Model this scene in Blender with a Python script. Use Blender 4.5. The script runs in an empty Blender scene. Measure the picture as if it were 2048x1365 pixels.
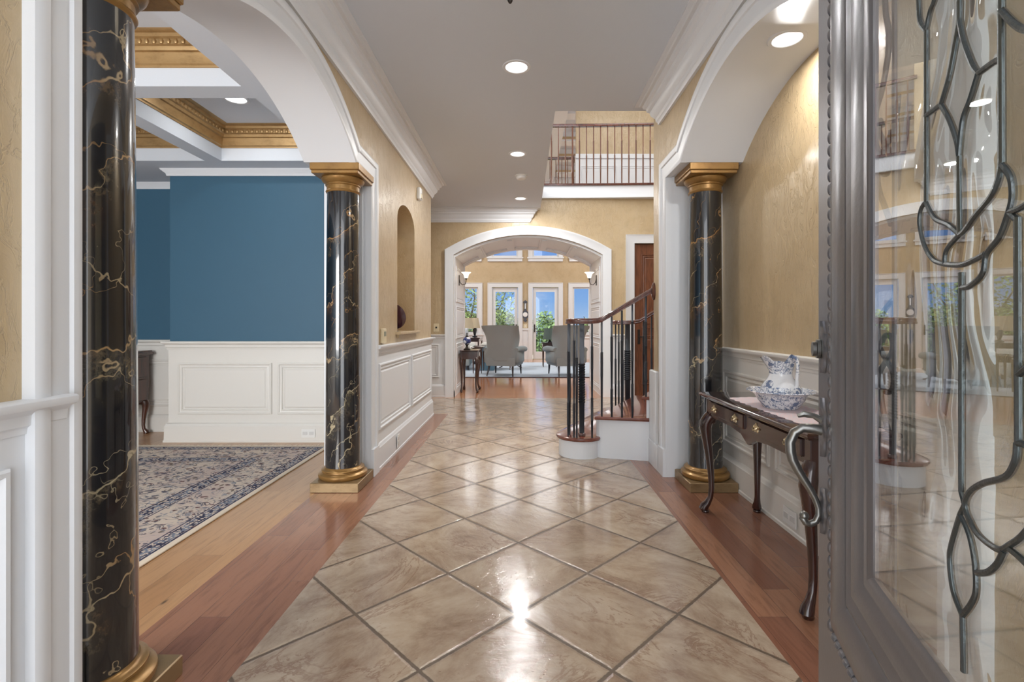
import bpy, bmesh, math, random
from math import pi, sin, cos, tan, atan2, sqrt, radians
from mathutils import Vector, Matrix
random.seed(7)
scene = bpy.context.scene
C = scene.collection

# ------------------------------------------------------------------ camera
F_PX, CX, CY, EYE = 990.0, 1046.0, 647.0, 1.2
cam_data = bpy.data.cameras.new('camera')
cam_data.sensor_width = 36.0
cam_data.lens = 36.0 * F_PX / 2048.0
cam_data.shift_x = (1024.0 - CX) / 2048.0
cam_data.shift_y = (CY - 682.5) / 2048.0
cam_data.clip_start = 0.02
cam = bpy.data.objects.new('camera', cam_data)
cam.location = (0, 0, EYE)
cam.rotation_euler = (pi / 2, 0, 0)
C.objects.link(cam)
scene.camera = cam

# ------------------------------------------------------------------ exposure
scene.view_settings.view_transform = 'Standard'
scene.view_settings.look = 'None'
scene.view_settings.gamma = 1
scene.view_settings.use_curve_mapping = False
scene.view_settings.exposure = 0.42
scene.cycles.max_bounces = 10
scene.cycles.diffuse_bounces = 5
scene.cycles.glossy_bounces = 4
scene.cycles.transparent_max_bounces = 24
scene.cycles.sample_clamp_indirect = 6.0
scene.cycles.use_denoising = True

# ------------------------------------------------------------------ node helper
class N:
    def __init__(s, tree):
        s.t = tree; tree.nodes.clear()
    def node(s, typ, **kw):
        n = s.t.nodes.new(typ)
        for k, v in kw.items(): setattr(n, k, v)
        return n
    def put(s, sock, v):
        if v is None: return
        if isinstance(v, bpy.types.NodeSocket): s.t.links.new(v, sock)
        elif isinstance(v, (tuple, list)):
            v = tuple(v)
            if len(sock.default_value) == 4 and len(v) == 3: v = v + (1,)
            sock.default_value = v
        else: sock.default_value = v
    def m(s, op, a, b=None, c=None, clamp=False):
        n = s.node('ShaderNodeMath', operation=op, use_clamp=clamp)
        s.put(n.inputs[0], a); s.put(n.inputs[1], b); s.put(n.inputs[2], c)
        return n.outputs[0]
    def vm(s, op, a, b=None, scale=None):
        n = s.node('ShaderNodeVectorMath', operation=op)
        s.put(n.inputs[0], a); s.put(n.inputs[1], b)
        if scale is not None: s.put(n.inputs['Scale'], scale)
        return n.outputs[0]
    def xyz(s, v):
        n = s.node('ShaderNodeSeparateXYZ'); s.put(n.inputs[0], v); return n.outputs
    def comb(s, x=0., y=0., z=0.):
        n = s.node('ShaderNodeCombineXYZ')
        s.put(n.inputs[0], x); s.put(n.inputs[1], y); s.put(n.inputs[2], z); return n.outputs[0]
    def obj(s): return s.node('ShaderNodeTexCoord').outputs['Object']
    def map(s, v, scale=(1, 1, 1), rot=(0, 0, 0), loc=(0, 0, 0)):
        n = s.node('ShaderNodeMapping'); s.put(n.inputs[0], v)
        n.inputs['Scale'].default_value = scale; n.inputs['Rotation'].default_value = rot
        n.inputs['Location'].default_value = loc; return n.outputs[0]
    def noise(s, v, scale=5., detail=4., rough=.55, dist=0., col=False):
        n = s.node('ShaderNodeTexNoise'); s.put(n.inputs['Vector'], v)
        s.put(n.inputs['Scale'], scale); n.inputs['Detail'].default_value = detail
        n.inputs['Roughness'].default_value = rough; n.inputs['Distortion'].default_value = dist
        return n.outputs['Color' if col else 0]
    def vor(s, v, scale=5., feature='F1', out='Distance', rnd=1.):
        n = s.node('ShaderNodeTexVoronoi', feature=feature); s.put(n.inputs['Vector'], v)
        s.put(n.inputs['Scale'], scale); n.inputs['Randomness'].default_value = rnd
        return n.outputs[out]
    def white(s, v, dim='2D', out='Value'):
        n = s.node('ShaderNodeTexWhiteNoise', noise_dimensions=dim)
        s.put(n.inputs['W' if dim == '1D' else 'Vector'], v); return n.outputs[out]
    def ramp(s, f, stops, interp='LINEAR'):
        n = s.node('ShaderNodeValToRGB'); s.put(n.inputs[0], f)
        r = n.color_ramp; r.interpolation = interp
        while len(r.elements) < len(stops): r.elements.new(.5)
        for e, (p, c) in zip(r.elements, stops):
            e.position = p; e.color = (c, c, c, 1) if isinstance(c, (int, float)) else tuple(c) + (1,)
        return n.outputs[0]
    def mix(s, f, a, b, mode='MIX'):
        n = s.node('ShaderNodeMix', data_type='RGBA', blend_type=mode)
        s.put(n.inputs[0], f); s.put(n.inputs[6], a); s.put(n.inputs[7], b); return n.outputs[2]
    def step(s, a, lo, hi):
        n = s.node('ShaderNodeMapRange', interpolation_type='SMOOTHSTEP')
        s.put(n.inputs[0], a); s.put(n.inputs[1], lo); s.put(n.inputs[2], hi); return n.outputs[0]
    def bump(s, h, strength=.3, dist=.01):
        n = s.node('ShaderNodeBump'); s.put(n.inputs['Height'], h)
        n.inputs['Strength'].default_value = strength; n.inputs['Distance'].default_value = dist
        return n.outputs[0]
    def bsdf(s, col=(.8, .8, .8), rough=.5, metal=0., normal=None, coat=0., coat_rough=.05, spec=None, emit=None, emit_s=0., ior=None, trans=None, alpha=None, out=True, sss=None):
        n = s.node('ShaderNodeBsdfPrincipled')
        s.put(n.inputs['Base Color'], col); s.put(n.inputs['Roughness'], rough); s.put(n.inputs['Metallic'], metal)
        if normal is not None: s.put(n.inputs['Normal'], normal)
        s.put(n.inputs['Coat Weight'], coat); s.put(n.inputs['Coat Roughness'], coat_rough)
        if spec is not None: s.put(n.inputs['Specular IOR Level'], spec)
        if ior is not None: s.put(n.inputs['IOR'], ior)
        if emit is not None: s.put(n.inputs['Emission Color'], emit); s.put(n.inputs['Emission Strength'], emit_s)
        if out: s.out(n.outputs[0])
        return n.outputs[0]
    def out(s, sh):
        o = s.node('ShaderNodeOutputMaterial'); s.t.links.new(sh, o.inputs[0])

def lin(r, g, b):
    f = lambda c: (c / 255 / 12.92) if c / 255 <= .04045 else ((c / 255 + .055) / 1.055) ** 2.4
    return (f(r), f(g), f(b))

def newmat(name):
    m = bpy.data.materials.new(name); m.use_nodes = True
    return m, N(m.node_tree)

# ------------------------------------------------------------------ world: blue sky ahead, bright hazy sky behind the front door
world = bpy.data.worlds.new('sky'); scene.world = world; world.use_nodes = True
w = N(world.node_tree)
gen = w.node('ShaderNodeTexCoord').outputs['Generated']
wx = w.xyz(gen)
blue = w.ramp(wx[2], [(0.0, lin(172, 206, 246)), (.045, lin(134, 184, 244)), (.12, lin(104, 162, 238)), (.16, lin(100, 158, 236)), (.24, (1., 1., 1.)), (1.0, (.9, .95, 1.))])
up = w.step(wx[2], .16, .24)
clouds = w.noise(w.map(gen, scale=(3, 3, 9)), scale=2.2, detail=6)
blue = w.mix(w.m('MULTIPLY', w.step(clouds, .52, .75), .25), blue, (1, 1, 1))
haze = w.step(w.m('MULTIPLY', wx[1], -1.0), -.35, .35)
SKY_AHEAD, SKY_HIGH, SKY_BEHIND = .68, 2.5, 3.1
colr = w.mix(haze, w.vm('SCALE', blue, scale=w.m('ADD', SKY_AHEAD, w.m('MULTIPLY', up, SKY_HIGH - SKY_AHEAD))), (SKY_BEHIND * .96, SKY_BEHIND * .99, SKY_BEHIND * 1.03))
bg = w.node('ShaderNodeBackground'); w.put(bg.inputs[0], colr); bg.inputs[1].default_value = 1.0
wo = w.node('ShaderNodeOutputWorld'); world.node_tree.links.new(bg.outputs[0], wo.inputs[0])

def area_light(name, loc, rot, size, power, color=(1, 1, 1), size_y=None, shape=None, spread=None):
    l = bpy.data.lights.new(name, 'AREA'); l.energy = power; l.color = color; l.size = size
    if size_y: l.shape = 'RECTANGLE'; l.size_y = size_y
    if shape: l.shape = shape
    if spread: l.spread = spread
    o = bpy.data.objects.new(name, l); o.location = loc; o.rotation_euler = rot; C.objects.link(o)
    return o

# ------------------------------------------------------------------ mesh helpers
OFF = {}
class MB:
    def __init__(s): s.v = []; s.f = []; s.mi = []; s.cur = 0
    def quadstrip(s, rings, closed_ring=True, closed_path=False, caps=True):
        base = len(s.v); m = len(rings[0]); n = len(rings)
        for r in rings: s.v.extend([tuple(p) for p in r])
        for i in range(n if closed_path else n - 1):
            a = base + i * m; b = base + ((i + 1) % n) * m
            for k in range(m if closed_ring else m - 1):
                k2 = (k + 1) % m
                s.f.append((a + k, a + k2, b + k2, b + k)); s.mi.append(s.cur)
        if caps and closed_ring and not closed_path:
            s.f.append(tuple(base + k for k in range(m))); s.mi.append(s.cur)
            s.f.append(tuple(base + (n - 1) * m + k for k in range(m))); s.mi.append(s.cur)
        return s
    def box(s, x0, x1, y0, y1, z0, z1):
        s.quadstrip([[(x0, y0, z), (x1, y0, z), (x1, y1, z), (x0, y1, z)] for z in (z0, z1)]); return s
    def bbox(s, x0, x1, y0, y1, z0, z1, c=.005):
        # box with chamfered edges
        xs, ys = (x0 + x1) / 2, (y0 + y1) / 2
        rings = []
        for z, i in ((z0, c), (z0 + c, 0), (z1 - c, 0), (z1, c)):
            a, b, d, e = x0 + i, x1 - i, y0 + i, y1 - i
            rings.append([(a + c, d, z), (b - c, d, z), (b, d + c, z), (b, e - c, z), (b - c, e, z), (a + c, e, z), (a, e - c, z), (a, d + c, z)])
        s.quadstrip(rings); return s
    def prism(s, poly, z0, z1, to3=lambda a, b, t: (a, b, t)):
        s.quadstrip([[to3(a, b, z) for a, b in poly] for z in (z0, z1)]); return s
    def lathe(s, prof, c=(0, 0, 0), n=32, axis='z', caps=True, mod=None):
        rings = []
        for r, z in prof:
            ring = []
            for k in range(n):
                a = 2 * pi * k / n; rr = max(r, 1e-5) * (mod(a, z) if mod else 1)
                if axis == 'z': p = (c[0] + rr * cos(a), c[1] + rr * sin(a), c[2] + z)
                elif axis == 'y': p = (c[0] + rr * cos(a), c[1] + z, c[2] + rr * sin(a))
                else: p = (c[0] + z, c[1] + rr * cos(a), c[2] + rr * sin(a))
                ring.append(p)
            rings.append(ring)
        s.quadstrip(rings, caps=caps); return s
    def tube(s, pts, r, n=8, closed=False, flat=None, twist=0., up=(0, 0, 1)):
        P = [Vector(p) for p in pts]; m = len(P); rings = []
        prev = None
        for i in range(m):
            if closed: d = P[(i + 1) % m] - P[(i - 1) % m]
            else: d = P[min(i + 1, m - 1)] - P[max(i - 1, 0)]
            d.normalize()
            if prev is None:
                u = Vector(up)
                if abs(d.dot(u)) > .9: u = Vector((1, 0, 0))
                a = (u - d * u.dot(d)).normalized()
            else:
                a = (prev - d * prev.dot(d))
                a = a.normalized() if a.length > 1e-6 else prev
            prev = a; b = d.cross(a)
            rr = r[i] if isinstance(r, (list, tuple)) else r
            fl = flat if flat else (1, 1)
            rings.append([tuple(P[i] + a * (cos(2 * pi * k / n + twist * i) * rr * fl[0]) + b * (sin(2 * pi * k / n + twist * i) * rr * fl[1])) for k in range(n)])
        s.quadstrip(rings, closed_path=closed); return s
    def sweep(s, pts, prof, to3, closed=False, side=1):
        n = len(pts); rings = []
        def nrm(p, q):
            dx, dy = q[0] - p[0], q[1] - p[1]; l = sqrt(dx * dx + dy * dy) or 1
            return (-dy / l * side, dx / l * side)
        for i in range(n):
            if closed or 0 < i < n - 1:
                n0 = nrm(pts[i - 1], pts[i]); n1 = nrm(pts[i], pts[(i + 1) % n])
            elif i == 0: n0 = n1 = nrm(pts[0], pts[1])
            else: n0 = n1 = nrm(pts[-2], pts[-1])
            k = 1 + n0[0] * n1[0] + n0[1] * n1[1]; k = max(k, .25)
            mx, my = (n0[0] + n1[0]) / k, (n0[1] + n1[1]) / k
            rings.append([to3(pts[i][0] + mx * o, pts[i][1] + my * o, t) for o, t in prof])
        s.quadstrip(rings, closed_path=closed); return s
    def arch(s, pts, top, t0, t1, to3):
        # solid between an underside polyline pts [(a,b)] and height top, from depth t0 to t1
        rings = [[to3(a, b, t0), to3(a, top, t0), to3(a, top, t1), to3(a, b, t1)] for a, b in pts]
        s.quadstrip(rings); return s
    def holes(s, a0, a1, b0, b1, holes, t0, t1, to3):
        A = sorted({a0, a1} | {v for h in holes for v in h[:2] if a0 < v < a1})
        B = sorted({b0, b1} | {v for h in holes for v in h[2:] if b0 < v < b1})
        for i in range(len(A) - 1):
            run = None
            for j in range(len(B) - 1):
                ca, cb = (A[i] + A[i + 1]) / 2, (B[j] + B[j + 1]) / 2
                solid = not any(h[0] < ca < h[1] and h[2] < cb < h[3] for h in holes)
                if solid and run is None: run = B[j]
                if (not solid or j == len(B) - 2) and run is not None:
                    e = B[j + 1] if solid else B[j]
                    s.prism([(A[i], run), (A[i + 1], run), (A[i + 1], e), (A[i], e)], t0, t1, to3); run = None
        return s
    def ell(s, c, r, n=12, m=8):
        rings = []
        for j in range(m + 1):
            ph = -pi / 2 + pi * j / m; q = max(cos(ph), 1e-4)
            rings.append([(c[0] + r[0] * q * cos(2 * pi * k / n), c[1] + r[1] * q * sin(2 * pi * k / n), c[2] + r[2] * sin(ph)) for k in range(n)])
        s.quadstrip(rings); return s
    def build(s, name, mat, parent=None, sharp=35, recalc=True):
        off = OFF.get(parent.name, Vector((0, 0, 0))) if parent else Vector((0, 0, 0))
        me = bpy.data.meshes.new(name)
        me.from_pydata([tuple(Vector(p) - off) for p in s.v], [], s.f)
        mats = mat if isinstance(mat, (list, tuple)) else [mat]
        for m_ in mats: me.materials.append(m_)
        if len(mats) > 1:
            for p, i in zip(me.polygons, s.mi): p.material_index = i
        if recalc:
            bm = bmesh.new(); bm.from_mesh(me)
            bmesh.ops.recalc_face_normals(bm, faces=bm.faces); bm.to_mesh(me); bm.free()
        me.polygons.foreach_set('use_smooth', [True] * len(me.polygons))
        try: me.set_sharp_from_angle(angle=radians(sharp))
        except Exception: pass
        me.update()
        o = bpy.data.objects.new(name, me); C.objects.link(o)
        if parent: o.parent = parent
        OFF[o.name] = off
        return o

def tag(o, label=None, cat=None, group=None, kind=None):
    if label: o['label'] = label
    if cat: o['category'] = cat
    if group: o['group'] = group
    if kind: o['kind'] = kind
    return o
def thing(name, label, cat, loc=(0, 0, 0), group=None, kind=None):
    o = bpy.data.objects.new(name, None); o.empty_display_size = .1; C.objects.link(o)
    o.location = loc; OFF[o.name] = Vector(loc)
    return tag(o, label, cat, group, kind)
def kids(o): return [c for c in bpy.data.objects if c.parent == o]
def copy_tree(o, parent=None):
    c = o.copy(); C.objects.link(c)
    if parent: c.parent = parent
    for ch in kids(o): copy_tree(ch, c)
    return c
YZ = lambda X: (lambda a, b, t: (X + t, a, b))      # plane across X: a = y, b = z, t outwards +x
XZ = lambda Y: (lambda a, b, t: (a, Y - t, b))      # plane across Y facing the camera (-y)
YZm = lambda X: (lambda a, b, t: (X - t, a, b))
XYh = lambda a, b, t: (a, b, t)
def rect(a0, a1, b0, b1): return [(a0, b0), (a1, b0), (a1, b1), (a0, b1)]
def arc(c, r, a0, a1, n): return [(c[0] + r * cos(radians(a0 + (a1 - a0) * k / n)), c[1] + r * sin(radians(a0 + (a1 - a0) * k / n))) for k in range(n + 1)]
def at(px, py, Y): return ((px - CX) * Y / F_PX, Y, EYE - (py - CY) * Y / F_PX)

# ------------------------------------------------------------------ materials
def simple(name, col, rough=.5, metal=0., coat=0., bump=None, bs=.1, vary=0., emit=None, es=0., spec=None):
    m, n = newmat(name)
    o = n.obj(); c = col
    if vary: c = n.mix(n.m('MULTIPLY', n.noise(o, 6, 5), vary), col, tuple(x * .45 for x in col))
    nr = n.bump(n.noise(o, bump, 5), bs, .005) if bump else None
    n.bsdf(c, rough, metal, nr, coat, emit=emit, emit_s=es, spec=spec)
    return m
white = simple('painted_trim', lin(222, 225, 229), .38, bump=60, bs=.03)
dwhite = simple('painted_wainscot_warm', lin(222, 219, 213), .4, bump=60, bs=.03)
ceilw = simple('ceiling_paint', lin(210, 216, 224), .85, bump=140, bs=.08)
bluewall = simple('blue_wall_paint', lin(56, 96, 120), .55, bump=160, bs=.05, vary=.08)
iron = simple('wrought_iron', (.013, .016, .024), .34, .25, coat=.25)
darkmetal = simple('dark_bronze', (.06, .05, .045), .4, .8)
brass = simple('aged_brass', (.62, .52, .34), .3, .95, bump=80, bs=.2)
plateiv = simple('ivory_plastic', lin(222, 208, 176), .4)
platew = simple('white_plastic', lin(228, 228, 226), .4)
lens = simple('lamp_lens', (1, 1, 1), .5, emit=(1, .97, .94), es=1.6)
shade_glow = simple('frosted_glass_shade', (1, .95, .85), .4, emit=(1, .86, .64), es=1.3)
linen = simple('grey_blue_upholstery', lin(150, 163, 170), .85, bump=260, bs=.35, vary=.15)
linen_l = simple('pale_sofa_fabric', lin(205, 208, 205), .9, bump=220, bs=.3, vary=.15)
bluefab = simple('blue_patterned_fabric', lin(120, 160, 185), .9, bump=120, bs=.4, vary=.4)
lampsh = simple('lamp_shade_fabric', lin(188, 176, 152), .8, bump=200, bs=.2)
lampsh_g = simple('green_grey_lamp_shade', lin(92, 108, 104), .8, bump=200, bs=.2)
navy = simple('dark_leg_wood', (.02, .018, .03), .35, coat=.3)
glossw = simple('white_porcelain', lin(238, 238, 238), .12, coat=.8)
black = simple('black_gap', (.01, .01, .01), .6)
ceramic_b = simple('dark_lamp_base', (.03, .04, .05), .2, coat=.6)

def plaster():
    m, n = newmat('tan_venetian_plaster'); o = n.obj()
    big = n.noise(o, 1.3, 4); fine = n.noise(o, 9, 6, .65)
    c = n.mix(n.step(big, .3, .7), lin(184, 161, 125), lin(194, 173, 139))
    c = n.mix(n.m('MULTIPLY', n.step(fine, .45, .75), .35), c, lin(162, 140, 104))
    tr = n.noise(n.map(o, scale=(1, 1, .4)), 15, 5, .6, 1.2)
    edge = n.step(n.m('ABSOLUTE', n.m('SUBTRACT', tr, .5)), 0., .035)
    h = n.m('ADD', n.m('MULTIPLY', edge, .5), n.m('MULTIPLY', tr, 1.6))
    n.bsdf(c, n.m('ADD', .26, n.m('MULTIPLY', fine, .22)), 0., n.bump(h, .5, .007), .12, .16, spec=.6)
    return m
tan_m = plaster()

def marble():
    m, n = newmat('black_gold_faux_marble'); o = n.obj(); X = n.xyz(o)
    def off(scale, amp, k, det=4):
        return n.m('MULTIPLY', n.m('SUBTRACT', n.noise(n.map(o, loc=(k, k * 2, 0)), scale, det, .6), .5), amp)
    def veins(fz, fx, fy, big, small, k, w0, w1):
        p = n.m('ADD', n.m('SUBTRACT', n.m('MULTIPLY', X[2], fz), n.m('ADD', n.m('MULTIPLY', X[0], fx), n.m('MULTIPLY', X[1], fy))), n.m('ADD', off(3.2, big, k), off(14, small, k + 1)))
        f = n.m('FRACT', p); dd = n.m('ABSOLUTE', n.m('SUBTRACT', f, .5))
        wd = n.m('ADD', w0, n.m('MULTIPLY', n.step(n.noise(n.map(o, loc=(k, 0, 3)), 6, 3), .4, .7), w1))
        return f, n.m('SUBTRACT', 1, n.step(dd, n.m('MULTIPLY', wd, .3), wd))
    f1, a1 = veins(2.3, 3.6, 1., 2.2, .14, 1, .012, .03)
    f2, a2 = veins(3.1, 6.5, -2., 2.6, .16, 5, .008, .02)
    f3, a3 = veins(1.2, -5., 3., 2.8, .16, 9, .006, .012)
    a1 = n.m('MULTIPLY', a1, n.step(n.noise(o, 4.5, 4, .7), .28, .46))
    a2 = n.m('MULTIPLY', a2, n.step(n.noise(n.map(o, loc=(6, 6, 0)), 3.6, 4, .6), .38, .52))
    a3 = n.m('MULTIPLY', a3, n.step(n.noise(n.map(o, loc=(2, 8, 1)), 3.2, 3, .6), .43, .57))
    halo = n.m('MULTIPLY', n.m('MULTIPLY', n.step(f1, .12, .5), n.m('SUBTRACT', 1, n.step(f1, .5, .56))), n.step(n.noise(n.map(o, loc=(9, 0, 0)), 3.4, 4, .6), .30, .5))
    fine = n.noise(n.map(o, scale=(1, 1, .7)), 34, 8, .85)
    base = n.mix(n.noise(o, 5, 6), (.004, .0045, .006), (.011, .012, .015))
    base = n.mix(n.m('MULTIPLY', halo, n.step(fine, .40, .72)), base, n.mix(n.step(n.noise(o, 1.6, 2), .45, .55), lin(122, 112, 88), lin(110, 76, 44)))
    vcol = n.mix(n.step(n.noise(o, 1.9, 2), .45, .58), lin(176, 164, 134), lin(158, 116, 66))
    v = n.m('MAXIMUM', n.m('MAXIMUM', n.m('MULTIPLY', a1, .85), n.m('MULTIPLY', a2, .7)), n.m('MULTIPLY', a3, .5))
    v = n.m('MULTIPLY', v, n.step(fine, .15, .4))
    n.bsdf(n.mix(v, base, vcol), .2, 0., n.bump(n.noise(o, 30, 4), .05, .004), 1.0, .04)
    return m
marble_m = marble()

def gold(name, a, b, rough):
    m, n = newmat(name); o = n.obj()
    f = n.noise(n.map(o, scale=(1, 1, 2)), 9, 6, .7)
    c = n.mix(n.m('MULTIPLY', n.step(f, .42, .8), .8), a, b)
    n.bsdf(c, rough, .45, n.bump(n.noise(o, 50, 4), .12, .004))
    return m
gold_m = gold('aged_gold_paint', lin(152, 116, 66), lin(108, 80, 46), .3)
gold_c = gold('gold_crown_paint', lin(176, 144, 98), lin(136, 106, 66), .36)
plinth_m = gold('bronze_stone_paint', lin(150, 126, 92), lin(110, 86, 56), .4)

def wood(name, a, b, c, width, length, along='y', rough=.28, knots=0., coat=.25, gap=.0014, uvscale=1.):
    m, n = newmat(name); o = n.obj(); X = n.xyz(o)
    u, v = (X[0], X[1]) if along == 'y' else (X[1], X[0])
    r = n.m('DIVIDE', u, width); row = n.m('FLOOR', r)
    sh = n.m('MULTIPLY', n.white(row, '1D'), length)
    l = n.m('DIVIDE', n.m('ADD', v, sh), length); cell = n.m('FLOOR', l)
    rnd = n.white(n.comb(row, cell, 0.), '2D')
    g = n.comb(n.m('MULTIPLY', u, 9.), n.m('MULTIPLY', v, .8), n.m('MULTIPLY', rnd, 37.))
    gr = n.noise(g, 3.5, 6, .6, 1.6); fine = n.noise(n.comb(n.m('MULTIPLY', u, 60.), n.m('MULTIPLY', v, 2.), rnd), 3, 4, .7)
    col = n.ramp(rnd, [(0, a), (.5, b), (1, c)])
    col = n.mix(n.m('MULTIPLY', n.step(gr, .45, .75), .38), col, tuple(x * .42 for x in a))
    col = n.mix(n.m('MULTIPLY', n.step(fine, .5, .8), .22), col, tuple(x * .5 for x in a))
    if knots:
        kn = n.vor(n.comb(n.m('MULTIPLY', u, 5.), n.m('MULTIPLY', v, 1.6), 0.), 1.3)
        k = n.m('MULTIPLY', n.m('SUBTRACT', 1, n.step(kn, .015, .07)), knots)
        col = n.mix(k, col, tuple(x * .16 for x in a))
        st = n.noise(n.comb(n.m('MULTIPLY', u, 26.), n.m('MULTIPLY', v, 2.6), 5.), 2.2, 5, .7)
        col = n.mix(n.m('MULTIPLY', n.step(st, .66, .76), knots * .8), col, tuple(x * .25 for x in a))
    fu = n.m('FRACT', r); eu = n.m('MULTIPLY', n.m('MINIMUM', fu, n.m('SUBTRACT', 1, fu)), width)
    fl = n.m('FRACT', l); el = n.m('MULTIPLY', n.m('MINIMUM', fl, n.m('SUBTRACT', 1, fl)), length)
    e = n.step(n.m('MINIMUM', eu, el), .0003, gap)
    col = n.mix(e, tuple(x * .35 for x in a), col)
    n.bsdf(col, rough, 0., n.bump(n.m('ADD', e, n.m('MULTIPLY', gr, .15)), .25, .002), coat, .12)
    return m
cherry = wood('cherry_floor_border', lin(130, 88, 70), lin(146, 102, 80), lin(160, 116, 90), .12, 1.5, rough=.2, gap=.001)
oak = wood('natural_oak_floor', lin(168, 124, 84), lin(182, 138, 96), lin(192, 150, 108), .155, 1.9, knots=.95)
orange_wood = wood('orange_oak_floor', lin(180, 116, 70), lin(196, 132, 84), lin(206, 146, 96), .09, 1.2, along='x', rough=.16, coat=.6)
def furn(name, a, b, rough=.2, coat=.7, axis=(1, 1, .12)):
    m, n = newmat(name); o = n.obj()
    g = n.noise(n.map(o, scale=axis), 26, 6, .6, 1.)
    n.bsdf(n.mix(n.step(g, .35, .7), a, b), rough, 0., None, coat, .06); return m
mahog = furn('dark_mahogany', (.045, .012, .008), (.016, .006, .005))
mahog_top = furn('dark_mahogany_top', (.05, .014, .009), (.018, .007, .006), axis=(1, .1, 1), rough=.12, coat=1.)
rail_m = furn('cherry_handrail', lin(98, 56, 46), lin(64, 36, 32), .25)
tread_m = furn('cherry_tread', lin(124, 70, 56), lin(92, 48, 38), .22, axis=(.2, 1, 1))
doorwood = furn('reddish_door_wood', lin(116, 70, 46), lin(84, 48, 32), .4, .2)
commode_m = furn('brown_commode_wood', lin(82, 44, 28), lin(50, 26, 18), .3)

def travertine():
    m, n = newmat('travertine_tile'); o = n.obj(); X = n.xyz(o)
    D = .666; x0, y0 = -.025, 2.04
    wob = n.m('MULTIPLY', n.m('SUBTRACT', n.noise(o, 34, 5, .75), .5), .026)
    wob2 = n.m('MULTIPLY', n.m('SUBTRACT', n.noise(n.map(o, loc=(4, 4, 0)), 34, 5, .75), .5), .026)
    u = n.m('ADD', n.m('DIVIDE', n.m('SUBTRACT', n.m('ADD', X[0], X[1]), x0 + y0), D), wob)
    v = n.m('ADD', n.m('DIVIDE', n.m('SUBTRACT', n.m('SUBTRACT', X[1], X[0]), y0 - x0), D), wob2)
    fu, fv = n.m('FRACT', u), n.m('FRACT', v)
    e = n.m('MINIMUM', n.m('MINIMUM', fu, n.m('SUBTRACT', 1, fu)), n.m('MINIMUM', fv, n.m('SUBTRACT', 1, fv)))
    cell = n.comb(n.m('FLOOR', u), n.m('FLOOR', v), 0.)
    r = n.white(cell, '2D'); rc = n.white(cell, '2D', 'Color')
    p = n.vm('ADD', o, n.vm('SCALE', rc, scale=11.))
    rot = n.node('ShaderNodeVectorRotate', rotation_type='Z_AXIS'); n.put(rot.inputs['Vector'], p); n.put(rot.inputs['Angle'], n.m('MULTIPLY', r, 6.28))
    p = rot.outputs[0]
    clouds = n.noise(n.map(p, scale=(1, 1.5, 1)), 3.2, 8, .7, .35)
    c = n.ramp(clouds, [(.3, lin(134, 110, 92)), (.43, lin(162, 140, 120)), (.56, lin(184, 165, 144)), (.75, lin(200, 184, 164))])
    vein = n.noise(n.map(p, scale=(1, 1.8, 1)), 2.6, 8, .68, .8)
    vv = n.m('SUBTRACT', 1, n.step(n.m('ABSOLUTE', n.m('SUBTRACT', vein, .52)), .002, .03))
    c = n.mix(n.m('MULTIPLY', vv, n.m('MULTIPLY', n.step(n.noise(p, 2.1, 2), .42, .58), .55)), c, lin(128, 94, 76))
    pit = n.m('SUBTRACT', 1, n.step(n.vor(n.map(p, scale=(1, 2, 1)), 34), .08, .22))
    pit = n.m('MULTIPLY', pit, n.step(n.noise(p, 6, 3), .52, .64))
    c = n.mix(n.m('MULTIPLY', pit, .55), c, lin(128, 96, 74))
    c = n.mix(n.m('MULTIPLY', r, .22), c, lin(150, 128, 106))
    g = n.step(e, .011, .02)
    c = n.mix(g, n.mix(n.noise(o, 20, 3), lin(112, 92, 72), lin(78, 62, 48)), c)
    rip = n.noise(n.map(p, scale=(1, 1.8, 1)), 15, 6, .6, .4)
    big = n.noise(p, 3.2, 2)
    soft = n.step(e, .008, .04)
    h = n.m('ADD', n.m('MULTIPLY', soft, 1.1), n.m('ADD', n.m('MULTIPLY', rip, .8), n.m('MULTIPLY', big, .5)))
    h = n.m('SUBTRACT', h, n.m('MULTIPLY', pit, .5))
    rough = n.m('ADD', n.m('ADD', .06, n.m('MULTIPLY', rip, .16)), n.m('MULTIPLY', n.m('SUBTRACT', 1, g), .4))
    n.bsdf(c, rough, 0., n.bump(h, .38, .006), .4, .1, spec=.6)
    return m
trav = travertine()

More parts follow.
